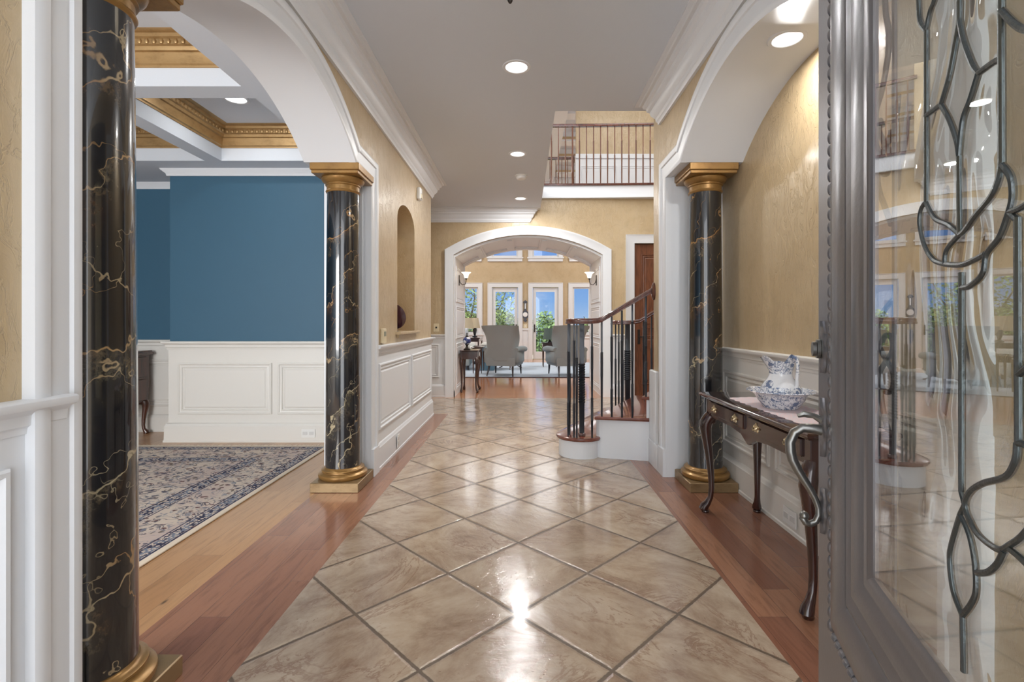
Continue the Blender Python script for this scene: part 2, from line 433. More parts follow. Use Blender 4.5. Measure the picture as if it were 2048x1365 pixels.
def rug_mat(hx, hy):
    m, n = newmat('persian_rug'); o = n.obj(); X = n.xyz(o)
    e = n.m('MINIMUM', n.m('SUBTRACT', hx, n.m('ABSOLUTE', X[0])), n.m('SUBTRACT', hy, n.m('ABSOLUTE', X[1])))
    cream, nav, blu, red = lin(208, 193, 178), lin(58, 60, 82), lin(122, 128, 142), lin(96, 62, 62)
    K = lambda v: v / 1.2
    fld = n.mix(n.step(n.noise(o, 3.1, 3), .42, .6), cream, lin(196, 178, 168))
    base = n.mix(n.ramp(n.m('DIVIDE', e, 1.2), [(0, 0), (K(.035), 1), (K(.05), 0), (K(.055), 1), (K(.12), 0), (K(.128), 1), (K(.14), 0), (K(.42), 1), (K(.43), 0), (K(.438), .55), (K(.52), 0), (K(.528), 1), (K(.54), 0)], 'CONSTANT'), fld, nav)
    # floral scrolls
    d = n.vm('ADD', o, n.vm('SCALE', n.noise(o, 5, 3, col=True), scale=.12))
    sc = n.noise(d, 6.5, 3, .5, 1.2); l1 = n.m('SUBTRACT', 1, n.step(n.m('ABSOLUTE', n.m('SUBTRACT', sc, .5)), .008, .026))
    sc2 = n.noise(n.map(d, loc=(7, 3, 0)), 8, 3, .5, 1.6); l2 = n.m('SUBTRACT', 1, n.step(n.m('ABSOLUTE', n.m('SUBTRACT', sc2, .48)), .007, .022))
    vd = n.vor(n.map(d, scale=(1, 1.7, 1)), 15); lf = n.m('SUBTRACT', 1, n.step(vd, .24, .31))
    vd2 = n.vor(n.map(d, scale=(1.8, 1, 1), loc=(3, 9, 0)), 11); lf2 = n.m('SUBTRACT', 1, n.step(vd2, .2, .27))
    c = n.mix(n.m('MULTIPLY', l1, .85), base, nav)
    c = n.mix(n.m('MULTIPLY', l2, .7), c, blu)
    c = n.mix(n.m('MULTIPLY', lf, .9), c, n.mix(n.step(n.noise(o, 9, 1), .45, .55), red, nav))
    c = n.mix(n.m('MULTIPLY', lf2, .8), c, n.mix(n.step(n.noise(o, 7, 1), .45, .55), lin(96, 84, 74), blu))
    # guards
    guard = n.ramp(n.m('DIVIDE', e, 1.2), [(0, 0), (K(.055), 1), (K(.12), 0), (K(.438), 1), (K(.52), 0)], 'CONSTANT')
    gp = n.vor(n.map(o, scale=(1, 1, 1)), 38, rnd=.6); gpat = n.mix(n.step(gp, .32, .42), cream, n.mix(n.step(n.noise(o, 20, 1), .45, .55), nav, blu))
    gpat = n.mix(n.m('SUBTRACT', 1, n.step(gp, .1, .16)), gpat, red)
    c = n.mix(guard, c, gpat)
    c = n.mix(n.ramp(n.m('DIVIDE', e, 1.2), [(0, 1), (K(.035), 0)], 'CONSTANT'), c, lin(224, 210, 190))
    n.bsdf(c, .95, 0., n.bump(n.noise(o, 300, 3), .3, .004), spec=.2)
    return m

def china():
    m, n = newmat('blue_white_china'); o = n.obj(); z = n.xyz(o)[2]
    p = n.noise(n.vm('ADD', o, n.vm('SCALE', n.noise(o, 30, 2, col=True), scale=.02)), 42, 4, .6, 1.)
    pat = n.step(n.m('ABSOLUTE', n.m('SUBTRACT', p, .5)), .05, .02)
    pat2 = n.m('SUBTRACT', 1, n.step(n.m('ABSOLUTE', n.m('SUBTRACT', p, .52)), .01, .05))
    pp = n.m('MAXIMUM', pat2, n.step(n.noise(o, 26, 2), .56, .62))
    # decorated bands by height above the base (bowl, neck, lip) and one flower on the belly
    band = n.m('ADD', n.m('LESS_THAN', z, .1), n.m('GREATER_THAN', z, .165), clamp=True)
    dv = n.node('ShaderNodeVectorMath', operation='DISTANCE'); n.put(dv.inputs[0], o); dv.inputs[1].default_value = (-.105, -.035, .12)
    spot = n.m('LESS_THAN', dv.outputs['Value'], .045)
    f = n.m('MULTIPLY', n.m('MULTIPLY', pp, n.m('MAXIMUM', band, spot)), .9)
    n.bsdf(n.mix(f, lin(236, 238, 242), lin(72, 98, 140)), .1, 0., None, .9, .04)
    return m
china_m = china()

def lace():
    m, n = newmat('pink_lace_cloth'); o = n.obj()
    p = n.vor(o, 75, 'DISTANCE_TO_EDGE')
    c = n.mix(n.step(p, .06, .16), lin(206, 200, 204), lin(224, 196, 196))
    n.bsdf(c, .9, 0., n.bump(p, .3, .002)); return m
lace_m = lace()

def schlick(n, normal=None):
    # reflectance of one glass face from the angle of view, the same from both sides
    g = n.node('ShaderNodeNewGeometry'); d = n.node('ShaderNodeVectorMath', operation='DOT_PRODUCT')
    n.put(d.inputs[0], normal if normal is not None else g.outputs['Normal']); n.put(d.inputs[1], g.outputs['Incoming'])
    k = n.m('POWER', n.m('SUBTRACT', 1., n.m('ABSOLUTE', d.outputs['Value']), clamp=True), 5.)
    return n.m('ADD', .04, n.m('MULTIPLY', k, .96))
def thin_glass(name, tint=(1, 1, 1), wavy=0., rough=0., boost=1., ior=1.5):
    m, n = newmat(name)
    tr = n.node('ShaderNodeBsdfTransparent'); tr.inputs[0].default_value = tuple(tint) + (1,)
    gl = n.node('ShaderNodeBsdfGlossy'); gl.inputs['Roughness'].default_value = rough
    mx = n.node('ShaderNodeMixShader')
    n.put(mx.inputs[0], n.m('MULTIPLY', schlick(n), boost, clamp=True))
    n.t.links.new(tr.outputs[0], mx.inputs[1]); n.t.links.new(gl.outputs[0], mx.inputs[2])
    n.out(mx.outputs[0]); return m
pane_m = thin_glass('window_glass')
flat_glass = thin_glass('clear_door_glass', boost=1.9)

def swirl_glass():
    m, n = newmat('swirled_door_glass'); o = n.obj()
    d = n.vm('ADD', o, n.vm('SCALE', n.noise(n.map(o, scale=(1, 1, .8)), 2.6, 2, col=True), scale=.5))
    wv = n.node('ShaderNodeTexWave', wave_type='RINGS', rings_direction='Z'); n.put(wv.inputs[0], d)
    wv.inputs['Scale'].default_value = 5.; wv.inputs['Distortion'].default_value = 3.; wv.inputs['Detail'].default_value = 1.5; wv.inputs['Detail Scale'].default_value = 1.
    msk = n.step(n.noise(n.map(o, loc=(2, 2, 2)), 4., 2), .44, .6)
    h = n.m('MULTIPLY', wv.outputs['Fac'], msk)
    bp = n.bump(h, .6, .008)
    tr = n.node('ShaderNodeBsdfRefraction'); tr.inputs[0].default_value = (.95, .98, .96, 1); tr.inputs['Roughness'].default_value = 0.; tr.inputs['IOR'].default_value = 1.12; n.t.links.new(bp, tr.inputs['Normal'])
    gl = n.node('ShaderNodeBsdfGlossy'); gl.inputs['Roughness'].default_value = .01; n.t.links.new(bp, gl.inputs['Normal'])
    mx = n.node('ShaderNodeMixShader'); n.put(mx.inputs[0], n.m('MULTIPLY', schlick(n, bp), 1.1, clamp=True))
    n.t.links.new(tr.outputs[0], mx.inputs[1]); n.t.links.new(gl.outputs[0], mx.inputs[2])
    n.out(mx.outputs[0]); return m
swirl_m = swirl_glass()
doorpaint = simple('pewter_door_paint', (.2, .2, .22), .3, .6, bump=90, bs=.06)
lead_m = simple('lead_came', (.10, .115, .12), .3, .8, bump=60, bs=.4)
handle_m = simple('pewter_handle', (.24, .24, .23), .3, .9, bump=30, bs=.15)
bluerug = simple('pale_blue_rug', lin(186, 200, 216), .95, bump=200, bs=.3, vary=.12)
# ================================================================== SETTING
def struct(mb, name, mat, label=None, parent=None, sharp=35):
    o = mb.build(name, mat, parent, sharp)
    if parent is None: tag(o, label, None, None, 'structure')
    return o
XL, XR, XA = -1.2, 1.13, 1.555        # hall wall faces, back of the shallow right recess
H = 3.05
ARCH = [(3.86, 2.34), (3.5, 2.34)] + [(2.6 + 1.443 * sin(radians(a)), 2.655 - 1.443 + 1.443 * cos(radians(a))) for a in [38.0 - 76.0 * k / 28 for k in range(29)]] + [(1.7, 2.34), (1.325, 2.34)]
ARCH_UP = list(reversed(ARCH))

# ---- floors
struct(MB().box(-.99, .937, -1.4, 4.36, -.06, 0).box(-.99, 3.3, 4.36, 7.92, -.06, 0).box(-2.6, -.99, 6.56, 7.92, -.06, 0), 'floor', trav, 'travertine tile floor laid on the diagonal down the hall')
struct(MB().box(-1.47, -.99, -1.4, 6.56, -.06, 0), 'floor_border_left', cherry, 'dark cherry plank floor strip left of the tiles')
struct(MB().box(.937, 1.6, -1.4, 4.36, -.06, 0), 'floor_border_right', cherry, 'dark cherry plank floor strip right of the tiles under the console table')
struct(MB().box(-4.7, -1.47, -1.4, 5.6, -.06, 0), 'floor_dining', oak, 'light knotty oak plank floor of the dining room')
struct(MB().box(-5.2, 5.2, 7.92, 16.7, -.06, 0), 'floor_living', orange_wood, 'glossy orange oak floor of the far living room')

# ---- ceilings
struct(MB().box(-1.54, 1.6, -1.4, 4.31, H, H + .3).box(-1.54, .28, 4.31, 6.44, H, H + .3).box(-2.6, .28, 6.44, 8.2, H, H + .3), 'ceiling', ceilw, 'flat white hall ceiling with recessed lights')
struct(MB().box(-5.2, 5.2, 9.3, 16.7, 6.2, 6.35).box(-2.7, 4.2, 4.2, 9.3, 6.2, 6.35), 'ceiling_living', ceilw, 'high white ceiling of the living room seen over the balcony')
mb = MB()
for y in (11.2, 12.9, 14.2, 15.7): mb.box(-5, 5, y, y + .35, 5.95, 6.2)
for x in (.6, 2.2): mb.box(x, x + .4, 9.5, 16.4, 5.9, 6.2)
struct(mb, 'trim_1', white, 'white beams across the high living room ceiling')
mb = MB()
for y in (12.9, 14.2, 15.7): mb.box(-4.9, 4.9, y - .02, y - .0, 6.0, 6.06)
struct(mb, 'trim_2', tan_m, 'tan strips along the high ceiling beams')

# ---- mouldings
CASE = [(-.003, -.03), (-.003, .018), (.012, .024), (.028, .024), (.034, .017), (.092, .021), (.098, .03), (.112, .034), (.13, .036), (.14, .032), (.14, -.005)]
PANEL = [(0, -.004), (0, .012), (.006, .018), (.016, .018), (.022, .008), (.03, .006), (.038, .010), (.046, .010), (.05, .003), (.05, -.004)]
CROWN = [(0, -.22), (.02, -.22), (.024, -.2), (.034, -.19), (.038, -.165), (.045, -.158), (.07, -.125), (.075, -.1), (.095, -.085), (.1, -.06), (.118, -.05), (.124, -.028), (.142, -.02), (.148, -.008), (.178, -.008), (.178, .0), (0, .0)]
RAIL = [(0, .935), (.012, .935), (.014, .95), (.022, .956), (.024, .98), (.034, .99), (.048, .996), (.052, 1.004), (.052, 1.014), (.046, 1.018), (0, 1.018)]
BASE = [(0, 0), (.034, 0), (.034, .02), (.028, .026), (.026, .178), (.02, .185), (.018, .198), (.01, .21), (0, .214)]
def zsweep(mb, pts, prof, side=1, z=0., k=1.):
    return mb.sweep(pts, [(o * k, q * k) for o, q in prof], lambda a, b, t: (a, b, z + t), side=side)
def panel(mb, a0, a1, b0, b1, to3, prof=PANEL, raised=True):
    mb.sweep(rect(a0, a1, b0, b1), prof, to3, closed=True)
    if raised:
        d = .075
        mb.quadstrip([[to3(a, b, t) for a, b in rect(a0 + i, a1 - i, b0 + i, b1 - i)] for i, t in ((d - .02, -.004), (d, .008), (d, .008))])

# ---- left hall wall: arch to the dining room, then the niche wall
wl = struct(MB().box(XL - .02, XL, -1.4, 1.325, 0, H).box(XL - .02, XL, 3.86, 4.725, 0, H).arch(ARCH_UP, H, XL, XL - .02, lambda a, b, t: (t, a, b)).box(XL - .02, XL, 5.475, 6.45, 0, H)
            .box(XL - .02, XL, 4.725, 5.475, 0, 1.12), 'wall_left', tan_m, 'tan plastered hall wall on the left with an arch and a niche')
NICHE = [(5.475, 2.2)] + [(5.1 + .375 * cos(radians(a)), 2.2 + .2 * sin(radians(a))) for a in range(10, 171, 10)] + [(4.725, 2.2)]
nb = MB().arch(NICHE, H, XL, XL - .24, lambda a, b, t: (t, a, b)).box(XL - .26, XL - .2, 4.7, 5.5, 1.0, 2.5)
nb.box(XL - .24, XL - .02, 4.6, 4.725, 1.0, 2.6).box(XL - .24, XL - .02, 5.475, 5.6, 1.0, 2.6).box(XL - .24, XL - .001, 4.725, 5.475, 1.0, 1.12)
struct(nb, 'niche_lining', tan_m, parent=wl)
lb = MB().box(XL - .35, XL - .02, -1.4, 1.325, 0, H).box(XL - .35, XL - .26, 3.86, 6.45, 0, H).box(XL - .26, XL - .02, 3.86, 4.5, 0, H).box(XL - .26, XL - .02, 5.7, 6.45, 0, H)
lb.arch(ARCH_UP, H, XL - .02, XL - .35, lambda a, b, t: (t, a, b))
struct(lb, 'arch_lining', white, parent=wl)
struct(MB().bbox(XL - .01, XL + .05, 4.66, 5.54, 1.092, 1.12, .006).box(XL, XL + .02, 4.72, 5.48, 1.06, 1.092), 'niche_sill', tan_m, parent=wl)
INNER = [(3.86, 0)] + ARCH + [(1.325, 0)]
struct(MB().sweep(INNER, CASE, YZ(XL), side=-1), 'arch_casing', white, parent=wl)
mb = MB()
mb.box(XL, XL + .04, 3.858, 4.005, 0, .215).box(XL, XL + .04, 1.183, 1.328, 0, .215)
# jamb moulding inside the opening
mb.box(XL - .30, XL - .05, 3.85, 3.86, .0, 2.33)
struct(mb, 'casing_plinth', white, parent=wl)
# wainscot on the far left wall
mb = MB().box(XL, XL + .008, 4.0, 6.45, 0, .95).box(XL, XL + .008, -1.4, 1.2, 0, .95)
for a, b in ((4.07, 5.2), (5.28, 6.38)): panel(mb, a, b, .32, .865, YZ(XL + .008))
panel(mb, .2, 1.14, .32, .865, YZ(XL + .008)); panel(mb, -.9, .12, .32, .865, YZ(XL + .008))
struct(mb, 'wainscot', white, parent=wl)
mb = MB(); zsweep(mb, [(XL, 4.0), (XL, 6.45), (XL - .6, 6.45)], RAIL, -1); zsweep(mb, [(XL, -1.4), (XL, 1.28)], RAIL, -1)
struct(mb, 'chair_rail', white, parent=wl)
mb = MB(); zsweep(mb, [(XL, 4.0), (XL, 6.45), (XL - .6, 6.45)], BASE, -1); zsweep(mb, [(XL, -1.4), (XL, 1.2)], BASE, -1)
struct(mb, 'baseboard_left', white, 'white baseboard along the left hall wall')
mb = MB(); zsweep(mb, [(XL, -1.4), (XL, 6.45), (-2.6, 6.45)], CROWN, -1, H)
struct(mb, 'trim_3', white, 'stepped white crown moulding along the left side of the hall ceiling')
struct(MB().box(-2.6, -1.55, 6.35, 6.45, 0, H).box(-2.7, -2.6, 6.35, 8.1, 0, H), 'wall_left_return', tan_m, 'tan wall returning left behind the niche wall')

# ---- right hall wall: shallow arched recess with the console table, then the stair opening
AR = lambda a, b, t: (t, a, b)
wr = struct(MB().box(XR, XR + .02, -1.4, 1.325, 0, H).box(XR, XR + .02, 3.86, 4.28, 0, 6.2).arch(ARCH_UP, H, XR, XR + .02, AR)
            .box(XA, XA + .06, -1.4, 4.2, 0, H), 'wall_right', tan_m, 'tan plastered hall wall on the right with an arched recess')
struct(MB().box(XR + .02, XA, -1.4, 1.325, 0, H).box(XR + .02, XA + .05, 3.86, 4.26, 0, H + .3).arch(ARCH_UP, H, XR + .02, XA + .01, AR), 'arch_lining', white, parent=wr)
struct(MB().box(XR + .02, 3.2, 4.262, 4.28, 0, 6.2), 'stair_side_wall', tan_m, parent=wr)
struct(MB().sweep(INNER, CASE, YZm(XR), side=-1), 'arch_casing', white, parent=wr)
mb = MB().box(XR - .04, XR, 3.858, 4.005, 0, .215)
mb.box(XR - .008, XR, 4.0, 4.1, 0, .21)
struct(mb, 'casing_plinth', white, parent=wr)
mb = MB().bbox(XR - .035, XR + .0, 4.1, 4.3, 0, .80, .008).box(XR - .04, XR, 4.0, 4.3, 0, .2)
struct(mb, 'wall_end_skirt', white, parent=wr)
mb = MB().box(XA - .008, XA, 1.34, 3.86, 0, .95)
for a, b in ((1.45, 2.2), (2.28, 3.02), (3.1, 3.8)): panel(mb, a, b, .30, .845, YZm(XA - .008))
struct(mb, 'wainscot', dwhite, parent=wr)
mb = MB(); zsweep(mb, [(XA, 1.34), (XA, 3.86)], RAIL, 1)
struct(mb, 'chair_rail', dwhite, parent=wr)
mb = MB(); zsweep(mb, [(XA, 1.34), (XA, 3.86)], BASE, 1)
struct(mb, 'baseboard_right', dwhite, 'white baseboard at the back of the right recess')
mb = MB(); zsweep(mb, [(XR, -1.4), (XR, 4.05), (XR + .2, 4.05)], CROWN, 1, H)
struct(mb, 'trim_4', white, 'stepped white crown moulding along the right side of the hall ceiling')

# ---- far wall of the hall, arch into the passage, balcony above
YF = 8.05
PC, PW, PR = .083, 1.21, 2.415
PH = math.degrees(math.asin(PW / PR))
PARCH = [(PC - PR * sin(radians(a)), 2.64 - PR + PR * cos(radians(a))) for a in [PH - 2 * PH * k / 24 for k in range(25)]]
FW = lambda a, b, t: (a, t, b)
wf = MB().arch(PARCH, 3.24, YF, YF + .1, FW).box(-2.7, PC - PW, YF, YF + .1, 0, 3.24).box(PC + PW, 1.81, YF, YF + .1, 0, 3.24)
wf.box(1.81, 2.71, YF, YF + .1, 2.5, 3.24).box(2.71, 3.3, YF, YF + .1, 0, 3.24).box(-2.7, .28, YF, YF + .1, 3.2, 6.2)
wf = struct(wf, 'wall_back', tan_m, 'tan wall across the end of the hall with a wide low arch')
struct(MB().box(3.2, 3.3, 4.26, 9.5, 0, 6.2), 'wall_stair', tan_m, 'tan wall beyond the staircase')
mb = MB().sweep([(PC - PW, 0)] + PARCH + [(PC + PW, 0)], [(0, -.01), (0, .02), (.02, .026), (.1, .026), (.115, .036), (.14, .036), (.14, -.01)], XZ(YF))
struct(mb, 'arch_casing', white, parent=wf)
mb = MB().box(-2.7, -1.26, YF - .008, YF, 0, .95).box(1.43, 1.67, YF - .008, YF, 0, .95)
panel(mb, -1.56, -1.36, .32, .86, XZ(YF - .008), raised=False); panel(mb, -2.3, -1.64, .32, .86, XZ(YF - .008))
struct(mb, 'wainscot', white, parent=wf)
mb = MB(); zsweep(mb, [(-2.7, YF), (-1.266, YF)], RAIL, -1); zsweep(mb, [(1.43, YF), (1.66, YF)], RAIL, -1)
struct(mb, 'chair_rail', white, parent=wf)
mb = MB(); zsweep(mb, [(-2.7, YF), (-1.266, YF)], BASE, -1); zsweep(mb, [(1.43, YF), (1.66, YF)], BASE, -1)
struct(mb, 'baseboard_back', white, 'white baseboard on the end wall of the hall')
mb = MB(); zsweep(mb, [(-2.6, YF), (.1, YF), (.1, YF + .3)], [(o, q * .95) for o, q in CROWN], -1, H)
struct(mb, 'trim_5', white, 'white crown moulding across the end wall below the ceiling')

# passage: panelled sides and a coffered barrel vault
Y0, Y1 = YF + .1, 9.5
pb = MB().box(PC - PW - .15, PC - PW, Y0, Y1, 0, 3.1).box(PC + PW, PC + PW + .15, Y0, Y1, 0, 3.1)
for sx, X in ((1, PC - PW), (-1, PC + PW)):
    T = (lambda a, b, t, X=X, sx=sx: (X + sx * t, a, b))
    for z0, z1 in ((.1, .86), (.94, 1.49), (1.56, 2.16)): panel(pb, Y0 + .14, Y1 - .12, z0, z1, T, raised=True)
    pb.prism(rect(Y0 - .08, Y0 + .05, 0, 2.31), 0, .016, T); pb.prism(rect(Y1 - .06, Y1, 0, 2.31), 0, .016, T)
pb = struct(pb, 'wall_passage', white, 'white panelled side walls of the arched passage')
vb = MB().arch(PARCH, 3.2, Y0, Y1, FW)
def vpt(a, y, t): return (PC + (PR - t) * sin(a), y, 2.64 - PR + (PR - t) * cos(a))
def vrib(a0, a1, y0, y1, t, n=6):
    vb.quadstrip([[vpt(a0 + (a1 - a0) * k / n, y0, -.02), vpt(a0 + (a1 - a0) * k / n, y1, -.02), vpt(a0 + (a1 - a0) * k / n, y1, t), vpt(a0 + (a1 - a0) * k / n, y0, t)] for k in range(n + 1)])
AM = radians(PH)
vrib(-AM, AM, Y0 - .05, Y0 + .16, .035, 20); vrib(-AM, AM, Y1 - .16, Y1, .035, 20)
for c in (-.36, -.13, .115, .34): vrib(c - .03, c + .03, Y0, Y1, .035, 2); vrib(c - .017, c + .017, Y0 + .1, Y1 - .1, .05, 2)
for c in (-.475, -.245, -.008, .228, .45):
    hw = .07 if abs(c) > .4 else .088
    vrib(c - hw, c + hw, Y0 + .16, Y0 + .2, .02, 4); vrib(c - hw, c + hw, Y1 - .2, Y1 - .16, .02, 4)
struct(vb, 'vault', white, parent=pb)
mb = MB()
for X, sd in ((PC - PW, -1), (PC + PW, 1)): zsweep(mb, [(X, Y0 - .08), (X, Y1)], BASE, sd, k=.5)
struct(mb, 'baseboard_passage', white, 'white baseboard inside the arched passage')

# balcony edge
def bow(x): return YF - .02 - .06 * ((x - .3) / 1.9) ** 2
NB = [.25 + k * .25 for k in range(12)]
mb = MB(); mb.quadstrip([[(x, bow(x) - .03, 3.24), (x, bow(x) - .03, 3.42), (x, YF + .1, 3.42), (x, YF + .1, 3.24)] for x in NB])
mb.quadstrip([[(x, bow(x) - .045, 3.225), (x, bow(x) - .045, 3.25), (x, YF + .05, 3.25), (x, YF + .05, 3.225)] for x in NB])
struct(mb, 'trim_6', white, 'white fascia board under the balcony railing')
struct(MB().box(-2.7, 3.3, YF + .1, 9.6, 3.2, 3.42), 'floor_balcony', cherry, 'upper landing floor behind the balcony railing')
bw = struct(MB().box(1.02, 3.3, 9.45, 9.6, 3.42, 6.2), 'wall_landing', tan_m, 'tan wall at the back of the upper landing')
mb = MB().box(1.0, 3.3, 9.43, 9.45, 3.42, 4.34)
for a in (1.1, 1.85, 2.6): panel(mb, a, a + .68, 3.62, 4.2, XZ(9.43), raised=False)
mb.box(1.0, 3.3, 9.4, 9.43, 4.34, 4.42).box(1.0, 3.3, 9.41, 9.43, 3.42, 3.6)
struct(mb, 'wainscot', white, parent=bw)

# ---- dining room
DW = MB().box(-3.58, -1.55, 5.02, 5.55, 0, 3.07).box(-4.7, -3.6, 5.5, 5.6, 0, 3.07).box(-4.7, -4.6, -1.4, 5.49, 0, 3.07)
dw = struct(DW, 'wall_dining', bluewall, 'deep blue dining room wall with a projecting bay')
mb = MB().box(-3.59, -1.55, 5.012, 5.02, 0, .95).box(-3.588, -3.58, 5.02, 5.5, 0, .95).box(-4.6, -3.58, 5.49, 5.5, 0, .95).box(-4.6, -4.59, -1.4, 5.5, 0, .95)
D1 = XZ(5.012)
panel(mb, -3.49, -2.54, .28, .80, D1); panel(mb, -2.48, -1.7, .28, .80, D1)
panel(mb, -4.5, -3.7, .28, .80, XZ(5.49))
struct(mb, 'wainscot', dwhite, parent=dw)
DP = [(-4.6, -1.4), (-4.6, 5.5), (-3.59, 5.5), (-3.59, 5.012), (-1.55, 5.012)]
mb = MB(); zsweep(mb, DP, [(o * .9, q) for o, q in RAIL], -1); struct(mb, 'chair_rail', dwhite, parent=dw)
mb = MB(); zsweep(mb, DP, [(o, q * .9) for o, q in BASE], -1)
struct(mb, 'baseboard_dining', dwhite, 'white baseboard around the dining room')
mb = MB(); zsweep(mb, DP, [(0, 2.69), (.012, 2.69), (.018, 2.715), (.05, 2.745), (.055, 2.757), (0, 2.757)], -1)
struct(mb, 'trim_7', white, 'slim white crown under the dining room soffit')
xs = [-4.6, -4.1, -3.047, -2.887, -1.85, -1.55]; ys = [-1.4, .44, 1.76, 1.93, 3.25, 3.42, 4.74, 5.5]
mb = MB().box(-4.7, -1.5, -1.4, 5.6, 3.07, 3.12)
for i in range(5):
    for j in range(7):
        if i in (1, 3) and j in (1, 3, 5): continue
        mb.box(xs[i], xs[i + 1], ys[j], ys[j + 1], 2.757, 3.07)
cd = struct(mb, 'ceiling_dining', ceilw, 'coffered white dining room ceiling with gold crown mouldings')
GC = [(0, .0), (.008, .0), (.01, .012), (.02, .02), (.022, .035), (.03, .07), (.034, .085), (.05, .09), (.054, .1), (.058, .112), (.072, .118), (.076, .15), (.09, .158), (.095, .178), (.115, .183), (.125, .193), (0, .193)]
for i in (1, 3):
    for j in (1, 3, 5):
        x0, x1, y0, y1 = xs[i], xs[i + 1], ys[j], ys[j + 1]
        mb = MB(); mb.sweep(rect(x0, x1, y0, y1), GC, lambda a, b, t: (a, b, 2.877 + t), closed=True)
        if j > 1:
            # egg and dart and bead rows along the crown
            for (p, q, fx) in (((x0 + .075, y1 - .075), (x1 - .075, y1 - .075), 0), ((x0 + .075, y0 + .1), (x0 + .075, y1 - .075), 1), ((x1 - .075, y0 + .1), (x1 - .075, y1 - .075), 1)):
                L = sqrt((q[0] - p[0]) ** 2 + (q[1] - p[1]) ** 2); n = int(L / .046)
                for k in range(n):
                    t = (k + .5) / n; a, b = p[0] + (q[0] - p[0]) * t, p[1] + (q[1] - p[1]) * t
                    mb.ell((a, b, 2.877 + .134), (.017 if not fx else .012, .012 if not fx else .017, .018), 8, 5)
                    for h in (-.5, .5):
                        tt = (k + .5 + h * .5) / n
                        mb.ell((p[0] + (q[0] - p[0]) * tt, p[1] + (q[1] - p[1]) * tt, 2.877 + .172), (.008, .008, .008), 6, 4)
        mb.build('gold_crown_moulding', gold_c, cd)

DWN = XZ(-1.4)
struct(MB().holes(-4.7, -1.55, 0, 3.07, [(-4.1, -2.1, .7, 2.45)], 0, .12, DWN), 'wall_dining_front', bluewall, 'blue front wall of the dining room with a wide window behind the camera')
# ---- living room end wall with French doors and windows
YW = 16.5
low = [(-2.07, -1.5, .85, 2.4), (-1.03, -.165, 0, 2.4), (.325, 1.18, 0, 2.4), (1.66, 2.24, .85, 2.4)]
up = [(-2.5, -1.53, 3.41, 5.2), (-1.03, -.17, 3.41, 5.2), (.32, 1.18, 3.41, 5.2), (1.69, 2.6, 3.41, 5.2)]
wv = struct(MB().holes(-5.2, 5.2, 0, 6.2, low + up, 0, -.2, XZ(YW)), 'wall_living', tan_m, 'tan end wall of the living room with French doors and windows')
struct(MB().box(-5.3, -5.2, 9.55, 16.6, 0, 6.2), 'wall_living_left', tan_m, 'tan left wall of the living room')
struct(MB().box(5.2, 5.3, 9.55, 16.6, 0, 6.2), 'wall_living_right', tan_m, 'tan right wall of the living room')
struct(MB().holes(-5.2, 5.2, 0, 3.2, [(PC - PW - .1, PC + PW + .1, -1, 3.1)], 0, -.05, XZ(9.55)), 'wall_living_near', tan_m, 'tan near wall of the living room either side of the passage')
mb = MB().holes(-5.2, 5.2, 0, .97, [(a - .15, b + .15, c, d) for a, b, c, d in low], 0, .02, XZ(YW)).holes(-5.2, 5.2, .97, 1.03, [(a - .15, b + .15, c, d) for a, b, c, d in low], 0, .05, XZ(YW))
mb.box(-5.2, 5.2, YW - .03, YW, 5.35, 6.2)
struct(mb, 'wainscot', white, parent=wv)
WC = [(0, -.01), (0, .03), (.02, .035), (.12, .035), (.14, .05), (.15, .05), (.15, -.01)]
def window(i, x0, x1, z0, z1, label):
    r = MB(); T = XZ(YW)
    r.sweep(rect(x0, x1, z0, z1), WC, T, closed=True, side=-1)
    r.box(x0 - .18, x1 + .18, YW - .07, YW, z0 - .05, z0 - .01)
    fr = tag(r.build('window_%d' % i, white), label, None, None, 'structure')
    s = MB(); s.sweep(rect(x0, x1, z0, z1), [(0, -.02), (0, -.12), (.045, -.12), (.05, -.06), (.05, -.02)], T, closed=True)
    s.build('sash', white, fr)
    MB().box(x0 + .03, x1 - .03, YW + .08, YW + .086, z0 + .03, z1 - .03).build('pane', pane_m, fr)
window(1, -2.07, -1.5, .85, 2.4, 'tall window at the left end of the living room wall, behind the lamps')
window(2, 1.66, 2.24, .85, 2.4, 'tall window right of the French doors, full of blue sky')
ul = ['leftmost upper window above the living room', 'upper window above the left French door', 'upper window above the right French door', 'rightmost upper window above the living room']
for k, (a, b, c, d) in enumerate(up): window(3 + k, a, b, c, d, ul[k])
def french(i, x0, x1, g0, g1, label, hs):
    r = MB().sweep([(x0 , 0), (x0, 2.4), (x1, 2.4), (x1, 0)], WC, XZ(YW), side=1)
    o = tag(r.build('door_%d' % i, white), label, None, None, 'structure')
    a, b = x0 + .012, x1 - .012
    MB().holes(a, b, 0.01, 2.39, [(g0, g1, .25, 2.25)], -.08, -.04, XZ(YW)).build('door_slab', white, o)
    MB().box(g0, g1, YW + .055, YW + .061, .25, 2.25).build('pane', pane_m, o)
    hx = a + .05 if hs < 0 else b - .05
    h = MB().bbox(hx - .02, hx + .02, YW + .02, YW + .04, .9, 1.16, .004); h.tube([(hx, YW + .03, 1.02), (hx, YW - .03, 1.02), (hx + (.1 if hs < 0 else -.1), YW - .03, 1.02)], .01, 6)
    h.build('door_handle', darkmetal, o)
french(3, -1.03, -.165, -.917, -.283, 'left French door with a tree behind its glass', 1)
french(4, .325, 1.18, .433, 1.058, 'right French door with blue sky and shrubs behind its glass', -1)

